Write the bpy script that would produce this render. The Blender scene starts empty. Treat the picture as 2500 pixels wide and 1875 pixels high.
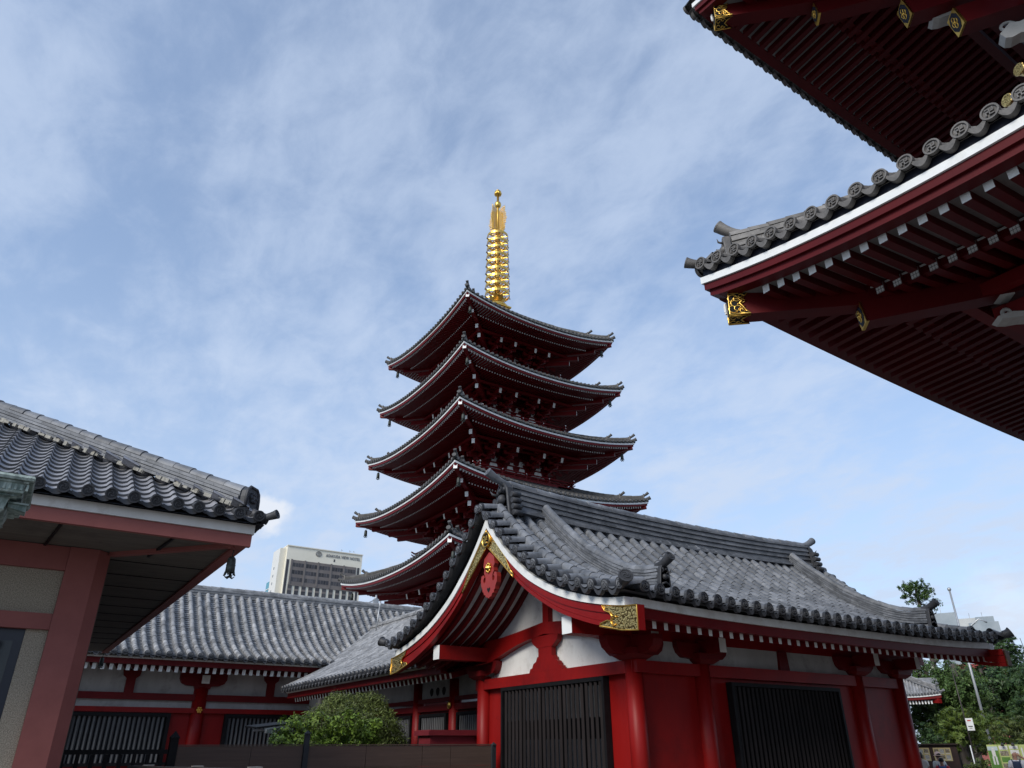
import bpy, math, random
from mathutils import Vector as V, Matrix
random.seed(11)
rad = math.radians
CZ = 1.8                                   # height of the photographer's camera above the ground
scene = bpy.context.scene
COL = scene.collection
PI = math.pi

# ------------------------------------------------------------------ mesh builder
class MB:
    """collects faces (material slot, tint, smooth flag) and links them as ONE mesh object"""
    def __init__(s):
        s.v = []; s.f = []; s.m = []; s.t = []; s.s = []
    def add(s, pts):
        n = len(s.v); s.v.extend([tuple(p) for p in pts]); return n
    def face(s, idx, m=0, t=.5, sm=False):
        s.f.append(tuple(idx)); s.m.append(m); s.t.append(t); s.s.append(sm)
    def poly(s, pts, m=0, t=.5, sm=False):
        n = s.add(pts); s.face(range(n, n + len(pts)), m, t, sm)
    def hexa(s, p, m=0, t=.5, mf=None):
        """8 corners: 0-3 bottom ring, 4-7 top ring; mf = material of the 0-1-5-4 face"""
        n = s.add(p)
        for k, q in enumerate(((3, 2, 1, 0), (4, 5, 6, 7), (0, 1, 5, 4), (1, 2, 6, 5), (2, 3, 7, 6), (3, 0, 4, 7))):
            s.face([n + i for i in q], mf if (mf is not None and k == 2) else m, t)
    def box(s, x0, x1, y0, y1, z0, z1, m=0, t=.5):
        s.hexa([(x0, y0, z0), (x1, y0, z0), (x1, y1, z0), (x0, y1, z0), (x0, y0, z1), (x1, y0, z1), (x1, y1, z1), (x0, y1, z1)], m, t)
    def beam(s, p, q, w, h, m=0, mf=None, t=.5, up=(0, 0, 1), w2=None, h2=None):
        """box from p to q (centre line), width w, height h; mf = material of the end at p"""
        p = V(p); q = V(q); d = (q - p).normalized(); sd = d.cross(V(up)).normalized(); u = sd.cross(d).normalized()
        w2 = w if w2 is None else w2; h2 = h if h2 is None else h2
        a = [p - sd*w/2 - u*h/2, p + sd*w/2 - u*h/2, p + sd*w/2 + u*h/2, p - sd*w/2 + u*h/2]
        b = [q - sd*w2/2 - u*h2/2, q + sd*w2/2 - u*h2/2, q + sd*w2/2 + u*h2/2, q - sd*w2/2 + u*h2/2]
        n = s.add(a + b)
        s.face((n, n+1, n+2, n+3), m if mf is None else mf, t)
        s.face((n+7, n+6, n+5, n+4), m, t)
        for i in range(4):
            j = (i + 1) % 4; s.face((n+j, n+i, n+4+i, n+4+j), m, t)
    def sweep(s, pts, prof, side, up=None, m=0, mf=None, t=.5, sm=False, closed=True):
        """sweep a closed 2-D profile (side, up) along pts; fixed side vector, vertical or given up"""
        sd = V(side); u = V(up or (0, 0, 1)); k = len(prof); n0 = None
        for i, p in enumerate(pts):
            p = V(p); n = s.add([p + sd*a + u*b for a, b in prof])
            if i:
                for j in range(k):
                    l = (j + 1) % k; s.face((n0+j, n0+l, n+l, n+j), m, t, sm)
            else:
                s.face(list(range(n, n+k))[::-1], m if mf is None else mf, t)
            n0 = n
        s.face(range(n0, n0+k), m, t)
    def tube(s, pts, r, n=8, m=0, t=.5, caps=True, sm=True, mc=None):
        pts = [V(p) for p in pts]; k = len(pts)
        rs = r if isinstance(r, (list, tuple)) else [r]*k
        u = None; prev = None
        for i, p in enumerate(pts):
            d = (pts[min(i+1, k-1)] - pts[max(i-1, 0)]).normalized()
            if u is None:
                u = d.orthogonal().normalized()
            u = (u - d*u.dot(d)).normalized(); w = d.cross(u)
            c = s.add([p + (u*math.cos(2*PI*j/n) + w*math.sin(2*PI*j/n))*rs[i] for j in range(n)])
            if prev is not None:
                for j in range(n):
                    l = (j+1) % n; s.face((prev+j, prev+l, c+l, c+j), m, t, sm)
            elif caps: s.face(list(range(c, c+n))[::-1], m if mc is None else mc, t)
            prev = c
        if caps: s.face(range(prev, prev+n), m if mc is None else mc, t)
    def lathe(s, c, prof, n=12, m=0, t=.5, axis=(0, 0, 1), sm=True, rot=0., caps=True):
        """prof = [(radius, height)...] turned about axis through c"""
        c = V(c); ax = V(axis).normalized(); u = ax.orthogonal().normalized(); w = ax.cross(u); prev = None
        if abs(ax.z) > .99: u = V((1, 0, 0)); w = ax.cross(u)
        for r, h in prof:
            q = s.add([c + ax*h + (u*math.cos(rot+2*PI*j/n) + w*math.sin(rot+2*PI*j/n))*r for j in range(n)])
            if prev is not None:
                for j in range(n):
                    l = (j+1) % n; s.face((prev+j, prev+l, q+l, q+j), m, t, sm)
            elif caps: s.face(list(range(q, q+n))[::-1], m, t)
            prev = q
        if caps: s.face(range(prev, prev+n), m, t)
    def ball(s, c, r, n=10, m=0, t=.5, sz=1., k=6):
        s.lathe(c, [(max(r*math.sin(PI*i/k), .0005), -r*sz*math.cos(PI*i/k)) for i in range(k+1)], n, m, t)
    def prism(s, poly, vec, m=0, ms=None, t=.5):
        """extrude a planar polygon by vec"""
        v = V(vec); n = s.add(poly); k = len(poly); b = s.add([V(p) + v for p in poly])
        s.face(list(range(n, n+k))[::-1], m, t); s.face(range(b, b+k), m, t)
        for i in range(k):
            j = (i+1) % k; s.face((n+i, n+j, b+j, b+i), m if ms is None else ms, t)
    def grid(s, rows, m=0, t=.5, sm=False, tf=None):
        n = [s.add(r) for r in rows]
        for i in range(len(rows)-1):
            for j in range(len(rows[i])-1):
                s.face((n[i]+j, n[i]+j+1, n[i+1]+j+1, n[i+1]+j), m, tf(i, j) if tf else t, sm)
    def merge(s, o, M4=None):
        n = len(s.v)
        s.v.extend([tuple(M4 @ V(p)) for p in o.v] if M4 is not None else o.v)
        s.f.extend([tuple(n+i for i in q) for q in o.f]); s.m.extend(o.m); s.t.extend(o.t); s.s.extend(o.s)
    def build(s, name, mats, parent=None, S=1., lift=CZ, bevel=0):
        """camera-relative units * S, lifted by the camera height, expressed in the parent's frame"""
        me = bpy.data.meshes.new(name)
        o0 = ROOTLOC.get(parent.name, V((0, 0, 0))) if parent else V((0, 0, 0))
        vs = [(x*S - o0.x, y*S - o0.y, z*S + lift - o0.z) for x, y, z in s.v]
        me.from_pydata(vs, [], s.f)
        for m in (mats if isinstance(mats, (list, tuple)) else [mats]): me.materials.append(m)
        me.polygons.foreach_set('material_index', s.m)
        me.polygons.foreach_set('use_smooth', s.s)
        at = me.attributes.new('tint', 'FLOAT', 'FACE'); at.data.foreach_set('value', s.t)
        me.update()
        o = bpy.data.objects.new(name, me); COL.objects.link(o)
        if parent: o.parent = parent; ROOTLOC[o.name] = o0
        if bevel:
            b = o.modifiers.new('bevel', 'BEVEL'); b.width = bevel; b.segments = 1; b.limit_method = 'ANGLE'
        return o

ROOTLOC = {}
def thing(name, label, cat, loc, group=None):
    o = bpy.data.objects.new(name, None); COL.objects.link(o); o.location = loc
    o.empty_display_size = .2
    ROOTLOC[o.name] = V(loc); o['label'] = label; o['category'] = cat
    if group: o['group'] = group
    return o
def tag(o, label, cat, group=None, kind=None):
    if kind: o['kind'] = kind
    if label: o['label'] = label
    if cat: o['category'] = cat
    if group: o['group'] = group
    return o
def stuff(o): o['kind'] = 'stuff'; return o
def note(o, label): o['label'] = label; return o
def copy_part(o, parent, delta):
    c = o.copy(); COL.objects.link(c); c.parent = parent; c.location = V(o.location) + V(delta)
    ROOTLOC[c.name] = ROOTLOC[o.name]; return c
def copy_tree(o, loc, rotz=None, scale=None):
    r = o.copy(); COL.objects.link(r); r.location = loc
    if rotz is not None: r.rotation_euler = (0, 0, rotz)
    if scale: r.scale = (scale,)*3
    def kids(src, dst):
        for ch in src.children:
            c = ch.copy(); COL.objects.link(c); c.parent = dst; kids(ch, c)
    kids(o, r); return r

def resample(pts, step):
    pts = [V(p) for p in pts]; L = [0]
    for a, b in zip(pts, pts[1:]): L.append(L[-1] + (b-a).length)
    n = max(1, round(L[-1]/step)); out = []; i = 0
    for k in range(n+1):
        s = L[-1]*k/n
        while i < len(L)-2 and L[i+1] < s: i += 1
        f = (s-L[i])/max(1e-9, L[i+1]-L[i]); out.append(pts[i].lerp(pts[i+1], min(1, f)))
    return out
def curve(pts):
    """smooth 1-D interpolation through (x, y) points"""
    xs = [p[0] for p in pts]; ys = [p[1] for p in pts]; n = len(xs); d = []
    for i in range(n):
        a, b = max(0, i-1), min(n-1, i+1); d.append((ys[b]-ys[a])/(xs[b]-xs[a]))
    def f(x):
        x = min(max(x, xs[0]), xs[-1]); i = 0
        while i < n-2 and x > xs[i+1]: i += 1
        h = xs[i+1]-xs[i]; t = (x-xs[i])/h
        return ((2*t**3-3*t**2+1)*ys[i] + (t**3-2*t**2+t)*h*d[i] + (-2*t**3+3*t**2)*ys[i+1] + (t**3-t**2)*h*d[i+1])
    return f
def lin(a, b, n): return [a + (b-a)*i/n for i in range(n+1)]

# ------------------------------------------------------------------ roof-tile pieces
def row_tiles(mb, pts, side, r, tl, m=0, seg=6, tr=(.1, .9), over=200.):
    """a row of half-round cover tiles from the eave (first point) up the slope"""
    P = resample(pts, tl); sd = V(side).normalized(); a0 = rad((over-180)/2)
    for i in range(len(P)-1):
        a, b = P[i], P[i+1]; tan = (b-a).normalized(); up = sd.cross(tan)
        if up.z < 0: up = -up
        t = random.uniform(*tr) if random.random() > .07 else random.choice((0., 1.15)); jt = sd*random.gauss(0, r*.035)+up*random.gauss(0, r*.03)
        def ring(c, q): return [c + jt + sd*q*math.cos(-a0+rad(over)*k/seg) + up*q*math.sin(-a0+rad(over)*k/seg) for k in range(seg+1)]
        n = mb.add(ring(a, r*1.06)); k2 = mb.add(ring(b + tan*tl*.04, r*.92))
        for k in range(seg): mb.face((n+k, n+k+1, k2+k+1, k2+k), m, t, True)
        e = mb.add(ring(a, r*1.06)); mb.face(range(e, e+seg+1), m, t)
def pan_tiles(mb, A, B, tl, sag, m=0, seg=4, lift=.02, tr=(.1, .9)):
    """a channel of concave pan tiles between two cover rows"""
    pa = resample(A, tl); n = len(pa)-1
    LB = resample(B, 1e9) if False else None
    pb = []
    Bv = [V(p) for p in B]; L = [0]
    for a, b in zip(Bv, Bv[1:]): L.append(L[-1]+(b-a).length)
    for k in range(n+1):
        s = L[-1]*k/n; i = 0
        while i < len(L)-2 and L[i+1] < s: i += 1
        f = (s-L[i])/max(1e-9, L[i+1]-L[i]); pb.append(Bv[i].lerp(Bv[i+1], min(1, f)))
    prev = None
    for k in range(n):
        t = random.uniform(*tr); rows = []
        for q, lf in ((k, lift), (k+1, 0.)):
            tan = (pa[min(q+1, n)]-pa[max(q-1, 0)]).normalized(); up = (pb[q]-pa[q]).cross(tan).normalized()
            if up.z < 0: up = -up
            rows.append([pa[q].lerp(pb[q], u/seg) - up*(sag*4*(u/seg)*(1-u/seg)) + up*lf for u in range(seg+1)])
        if prev: mb.grid([prev, rows[0]], m, t*.6)
        mb.grid(rows, m, t, True); prev = rows[1]
def frame_of(n, up=(0, 0, 1)):
    n = V(n).normalized(); u = V(up).cross(n).normalized(); return n, u, n.cross(u)
def manji(mb, c, n, size, w, d, m=0, up=(0, 0, 1), t=.7):
    n, u, v = frame_of(n, up); c = V(c)
    def bar(a, b):
        lo = [min(a[i], b[i])-w/2 for i in (0, 1)]; hi = [max(a[i], b[i])+w/2 for i in (0, 1)]
        q = [(lo[0], lo[1]), (hi[0], lo[1]), (hi[0], hi[1]), (lo[0], hi[1])]
        mb.hexa([c + u*x + v*y for x, y in q] + [c + u*x + v*y + n*d for x, y in q], m, t)
    s = size
    for a, b in (((0, -s), (0, s)), ((-s, 0), (-w/2-1e-4, 0)), ((w/2+1e-4, 0), (s, 0)), ((-s, s), (-w/2-1e-4, s)), ((-s, -s), (-s, -w/2-1e-4)), ((w/2+1e-4, -s), (s, -s)), ((s, w/2+1e-4), (s, s))):
        bar(a, b)
def disc(mb, c, n, r, depth, kind='tomoe', m=0, seg=16, t=.4, up=(0, 0, 1), detail=True):
    """round eave-end tile: rim, sunken face and a raised crest; c = centre of the face, n points outward"""
    n, u, v = frame_of(n, up); c = V(c)
    def ring(q, h): return [c + n*h + (u*math.cos(2*PI*k/seg) + v*math.sin(2*PI*k/seg))*q for k in range(seg)]
    prof = [(r, -depth), (r, 0), (r*.80, 0), (r*.76, -depth*.35)] if detail else [(r, -depth), (r, 0)]
    prev = None
    for q, h in prof:
        k0 = mb.add(ring(q, h))
        if prev is not None:
            for k in range(seg):
                l = (k+1) % seg; mb.face((prev+k, prev+l, k0+l, k0+k), m, t)
        prev = k0
    mb.face(range(prev, prev+seg), m, t*.3 if detail else t*.85)  # sunken face tinted darker, the shade of the recess painted in
    if not detail: return
    b = c - n*depth*.35; h = depth*.42
    if kind == 'manji': manji(mb, b, n, r*.38, r*.13, h, m, up)
    elif kind == 'tomoe':
        for j in range(3):
            a0 = 2*PI*j/3; top = []; outer = []; inner = []
            for k in range(7):
                f = k/6; a = a0 + f*2.3; rr = r*(.20 + .42*f); wd = r*.17*(1-f)**.7 + r*.02
                e = u*math.cos(a) + v*math.sin(a); outer.append(b + n*h + e*(rr+wd*.5)); inner.append(b + n*h + e*(rr-wd*.5))
            pl = outer + inner[::-1]
            mb.prism([p - n*h for p in pl], n*h, m, t=min(1, t+.3))
def crescent(mb, A, B, drop, h, depth, n, m=0, seg=6, t=.4):
    """drooping front of an eave pan tile between two discs"""
    A = V(A); B = V(B); n = V(n).normalized(); r0 = []; r1 = []; r2 = []
    for k in range(seg+1):
        f = k/seg; p = A.lerp(B, f) - V((0, 0, drop*4*f*(1-f))); hh = h*(.55+.45*4*f*(1-f))
        r0.append(p); r1.append(p - V((0, 0, hh))); r2.append(p - V((0, 0, hh)) - n*depth)
    top = [p - n*depth for p in r0]
    mb.grid([top, r0, r1, r2], m, t)
def ridge_stack(mb, pts, side, w, h, layers, capr, tl=.42, m=0, up=(0, 0, 1), capmat=None, cap=True):
    """stacked ridge: courses of flat tiles, staggered joints, half-round cap"""
    sd = V(side).normalized(); up = V(up); lh = h/layers
    for k in range(layers):
        P = resample(pts, tl); z0 = lh*k; ov = .035*w/.4 if k % 2 == 0 else 0
        ww = (w/2)*(1.0-.18*k/layers) + ov
        if k % 2:
            P = [P[0]] + [P[i].lerp(P[i+1], .5) for i in range(len(P)-1)] + [P[-1]]
        for i in range(len(P)-1):
            a, b = P[i], P[i+1]; g = (b-a)*.004; a = a+g; b = b-g; t = random.uniform(.1, .9); z1 = z0+lh*.8
            mb.hexa([a-sd*ww+up*z0, a+sd*ww+up*z0, b+sd*ww+up*z0, b-sd*ww+up*z0, a-sd*ww+up*z1, a+sd*ww+up*z1, b+sd*ww+up*z1, b-sd*ww+up*z1], m, t)
        Q = [V(p) for p in pts]
        for a, b in zip(Q, Q[1:]):     # dark core that fills the joints
            c = ww-.03*w/.4-ov
            mb.hexa([a-sd*c+up*z0, a+sd*c+up*z0, b+sd*c+up*z0, b-sd*c+up*z0, a-sd*c+up*(z0+lh), a+sd*c+up*(z0+lh), b+sd*c+up*(z0+lh), b-sd*c+up*(z0+lh)], m, .05)
    if cap: row_tiles(mb, [V(p)+up*(h+capr*.15) for p in pts], sd, capr, tl, m, 8, over=190)
def oni(mb, c, n, w, h, m=0, up=(0, 0, 1), scrolls=True):
    """ridge-end tile: shouldered shield with rim, boss and horn relief; c = bottom centre, n faces outward"""
    n, u, v = frame_of(n, up); c = V(c); th = w*.22
    out = [(-.62, 0), (-.5, .12), (-.42, .5), (-.34, .82), (-.18, .97), (0, 1.), (.18, .97), (.34, .82), (.42, .5), (.5, .12), (.62, 0)]
    P = [c + u*a*w + v*b*h for a, b in out]; mb.prism(P, n*th, m, t=.3)
    inn = [c + n*th + u*a*w*.72 + v*(b*h*.78+h*.08) for a, b in out]
    mb.prism([p for p in inn], n*th*-.2, m, t=.1)
    rim = [c + n*th + u*a*w*.86 + v*(b*h*.92+h*.03) for a, b in out]
    mb.tube(rim, w*.06, 6, m, .45)
    mb.ball(c + n*th*1.05 + v*h*.52, w*.2, 8, m, .5); mb.ball(c + n*th + v*h*.8 + u*w*.14, w*.09, 6, m, .5); mb.ball(c + n*th + v*h*.8 - u*w*.14, w*.09, 6, m, .5)
    mb.tube([c + n*th + v*h*.25 - u*w*.3, c + n*th*1.3 + v*h*.32, c + n*th + v*h*.25 + u*w*.3], w*.07, 6, m, .4)
    for sg in (-1, 1):
        mb.tube([c + n*th + u*sg*w*.2 + v*h*.66, c + n*th*2.1 + u*sg*w*.28 + v*h*.7, c + n*th*2.3 + u*sg*w*.36 + v*h*.8], [w*.06, w*.045, w*.01], 6, m, .4)
    if scrolls:
        for sg in (-1, 1):
            for k in range(4):
                q = c + u*sg*w*(.56+.1*(3-k)*.4) + v*h*(.08+.17*k); mb.tube([q + n*th, q - n*th*.6], w*.1, 8, m, .35)
def tube_end(mb, c, n, r, m=0, up=(0, 0, 1), L=.3, rise=.25, detail=True):
    """the upturned round tile that finishes a ridge"""
    n, u, v = frame_of(n, up); c = V(c); pts = []; rs = []
    for k in range(6):
        f = k/5; pts.append(c + n*L*f + v*rise*f*f); rs.append(r*(1+.35*f*f))
    mb.tube(pts, rs, 12, m, .35, caps=False); d = (pts[-1]-pts[-2]).normalized()
    disc(mb, pts[-1]+d*.004, d, rs[-1]*1.02, r*.3, 'tomoe', m, 14, .3, up if abs(d.z) < .9 else (0, 1, 0), detail)

# ------------------------------------------------------------------ materials
def mat(name, c1, c2=None, scale=4., rough=.6, metal=0., tint=0., bump=0., bscale=30., detail=6., spec=.4, contrast=(.35, .65), streak=None, c3=None, sc3=1.2, coat=0.):
    m = bpy.data.materials.new(name); m.use_nodes = True; nt = m.node_tree; N = nt.nodes; L = nt.links
    b = N['Principled BSDF']; b.inputs['Roughness'].default_value = rough; b.inputs['Metallic'].default_value = metal
    b.inputs['Specular IOR Level'].default_value = spec
    if coat: b.inputs['Coat Weight'].default_value = coat
    tc = N.new('ShaderNodeTexCoord'); mp = N.new('ShaderNodeMapping'); L.new(tc.outputs['Object'], mp.inputs['Vector'])
    if streak: mp.inputs['Scale'].default_value = streak
    col = None
    if c2:
        nz = N.new('ShaderNodeTexNoise'); nz.inputs['Scale'].default_value = scale; nz.inputs['Detail'].default_value = detail; nz.inputs['Roughness'].default_value = .65
        L.new(mp.outputs[0], nz.inputs['Vector'])
        rp = N.new('ShaderNodeValToRGB'); rp.color_ramp.elements[0].position = contrast[0]; rp.color_ramp.elements[1].position = contrast[1]
        rp.color_ramp.elements[0].color = (*c1, 1); rp.color_ramp.elements[1].color = (*c2, 1); L.new(nz.outputs['Fac'], rp.inputs['Fac']); col = rp.outputs[0]
        if c3:
            n3 = N.new('ShaderNodeTexNoise'); n3.inputs['Scale'].default_value = sc3; n3.inputs['Detail'].default_value = 8; n3.inputs['Roughness'].default_value = .75
            L.new(tc.outputs['Object'], n3.inputs['Vector'])
            r3 = N.new('ShaderNodeValToRGB'); r3.color_ramp.elements[0].position = .52; r3.color_ramp.elements[1].position = .66; L.new(n3.outputs['Fac'], r3.inputs['Fac'])
            mx = N.new('ShaderNodeMixRGB'); L.new(r3.outputs[0], mx.inputs[0]); L.new(col, mx.inputs[1]); mx.inputs[2].default_value = (*c3, 1); col = mx.outputs[0]
    if tint:
        at = N.new('ShaderNodeAttribute'); at.attribute_name = 'tint'
        mr = N.new('ShaderNodeMapRange'); mr.inputs['To Min'].default_value = 1-tint; mr.inputs['To Max'].default_value = 1+tint; L.new(at.outputs['Fac'], mr.inputs['Value'])
        mu = N.new('ShaderNodeMixRGB'); mu.blend_type = 'MULTIPLY'; mu.inputs[0].default_value = 1
        if col: L.new(col, mu.inputs[1])
        else: mu.inputs[1].default_value = (*c1, 1)
        L.new(mr.outputs[0], mu.inputs[2]); col = mu.outputs[0]
    if col: L.new(col, b.inputs['Base Color'])
    else: b.inputs['Base Color'].default_value = (*c1, 1)
    if bump:
        nb = N.new('ShaderNodeTexNoise'); nb.inputs['Scale'].default_value = bscale; nb.inputs['Detail'].default_value = 5; L.new(mp.outputs[0], nb.inputs['Vector'])
        bp = N.new('ShaderNodeBump'); bp.inputs['Strength'].default_value = bump; bp.inputs['Distance'].default_value = .02; L.new(nb.outputs['Fac'], bp.inputs['Height']); L.new(bp.outputs[0], b.inputs['Normal'])
    return m
def gold_work(name, scale):
    """gilt openwork plate: raised scrolls over a dark ground"""
    m = mat(name, (.55, .33, .07), rough=.32, metal=1.); nt = m.node_tree; N = nt.nodes; L = nt.links; b = N['Principled BSDF']
    tc = N.new('ShaderNodeTexCoord'); nz = N.new('ShaderNodeTexNoise'); nz.inputs['Scale'].default_value = scale; nz.inputs['Detail'].default_value = 1; nz.inputs['Distortion'].default_value = 2.2
    L.new(tc.outputs['Object'], nz.inputs['Vector'])
    vo = N.new('ShaderNodeTexVoronoi'); vo.inputs['Scale'].default_value = scale*2.2; L.new(tc.outputs['Object'], vo.inputs['Vector'])
    ad = N.new('ShaderNodeMath'); ad.operation = 'ADD'; L.new(nz.outputs['Fac'], ad.inputs[0]); L.new(vo.outputs['Distance'], ad.inputs[1])
    wv = N.new('ShaderNodeMath'); wv.operation = 'PINGPONG'; wv.inputs[1].default_value = .24; L.new(ad.outputs[0], wv.inputs[0])
    rp = N.new('ShaderNodeValToRGB'); rp.color_ramp.elements[0].position = .05; rp.color_ramp.elements[1].position = .10
    rp.color_ramp.elements[0].color = (.16, .095, .03, 1); rp.color_ramp.elements[1].color = (.80, .58, .22, 1); L.new(wv.outputs[0], rp.inputs['Fac']); L.new(rp.outputs[0], b.inputs['Base Color'])
    bp = N.new('ShaderNodeBump'); bp.inputs['Strength'].default_value = .8; bp.inputs['Distance'].default_value = .02; L.new(wv.outputs[0], bp.inputs['Height']); L.new(bp.outputs[0], b.inputs['Normal'])
    return m

TILE = mat('roof_tile', (.094, .101, .114), (.19, .20, .222), 2.6, .5, tint=.28, bump=.25, bscale=14, c3=(.21, .218, .232), sc3=3.4)
TILE_D = mat('eave_tile', (.026, .027, .031), (.058, .060, .068), 3., .55, tint=.3, bump=.2, bscale=14)
TILE_L = mat('pale_roof_tile', (.16, .162, .168), (.30, .302, .31), 3., .6, tint=.3, bump=.25, bscale=14, c3=(.36, .355, .35), sc3=2.2)
TILE_G = mat('warm_grey_tile', (.13, .122, .115), (.24, .228, .215), 3., .5, tint=.28, bump=.15, bscale=14)
TILE_GD = mat('warm_grey_end_tile', (.085, .08, .076), (.15, .14, .132), 5., .5, tint=.25, bump=.2, bscale=30)
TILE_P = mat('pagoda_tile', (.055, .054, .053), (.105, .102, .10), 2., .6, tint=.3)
RED = mat('vermilion_paint', (.185, .0040, .0042), (.245, .0068, .006), .9, .46, spec=.22, bump=.08, bscale=45, streak=(1, 1, .3), c3=(.15, .0048, .005), sc3=.8)
RED_D = mat('dark_red_paint', (.10, .0035, .0048), (.135, .0048, .006), 1.2, .5, spec=.2)
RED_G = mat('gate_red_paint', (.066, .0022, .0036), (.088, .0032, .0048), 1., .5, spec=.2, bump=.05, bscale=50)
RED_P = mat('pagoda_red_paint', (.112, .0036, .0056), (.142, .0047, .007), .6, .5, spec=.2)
RED_DULL = mat('dull_red_paint', (.235, .070, .060), (.28, .086, .073), 2., .65, bump=.08, bscale=120)
RED_BRIGHT = mat('pendant_red_paint', (.27, .024, .019), (.32, .03, .023), 3., .45)
WHITE = mat('white_paint', (.72, .74, .74), (.80, .81, .81), 2.5, .5, c3=(.66, .67, .66), sc3=1.5)
WHITE_OLD = mat('weathered_white_paint', (.60, .575, .53), (.70, .68, .64), 2., .55, c3=(.50, .47, .42), sc3=1.8, streak=(1, 1, .3))
PLASTER_SHADE = mat('shaded_plaster', (.35, .34, .33), (.44, .43, .42), 2., .85, bump=.06, bscale=40, streak=(1, 1, .35), c3=(.29, .28, .265), sc3=1.6)  # white plaster darkened: under-eave shade put into the colour, plus streaky stains
PLASTER = mat('white_plaster', (.66, .66, .65), (.75, .75, .74), 2., .8, bump=.06, bscale=40, streak=(1, 1, .35), c3=(.56, .55, .53), sc3=2.2)
NAVY = mat('navy_board', (.006, .008, .02), rough=.6)
BLACK = mat('black_paint', (.006, .006, .007), (.011, .010, .011), 5., .55, spec=.15)
SLAT = mat('lattice_slat', (.013, .0105, .011), (.024, .019, .0195), 6., .6, spec=.1, streak=(1, 1, .15))
SLAT_G = mat('grey_lattice_slat', (.10, .10, .104), (.16, .16, .165), 6., .5, streak=(1, 1, .15))
PAPER = mat('pale_inner_board', (.20, .195, .19), (.27, .265, .26), 5., .8)
GOLD = mat('gilt_metal', (.72, .44, .095), (.80, .52, .13), 3., .34, metal=1.)
GOLDW = gold_work('gilt_openwork', 5.)
GOLDW_G = gold_work('gilt_gate_openwork', 8.)
BRONZE = mat('dark_bronze', (.03, .034, .033), (.075, .085, .08), 14., .55, metal=.4, c3=(.13, .17, .15), sc3=9)
VERDIGRIS = mat('verdigris', (.11, .16, .14), (.40, .47, .43), 12., .65, metal=.15, streak=(1, 1, .35), c3=(.07, .08, .078), sc3=12)
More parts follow.
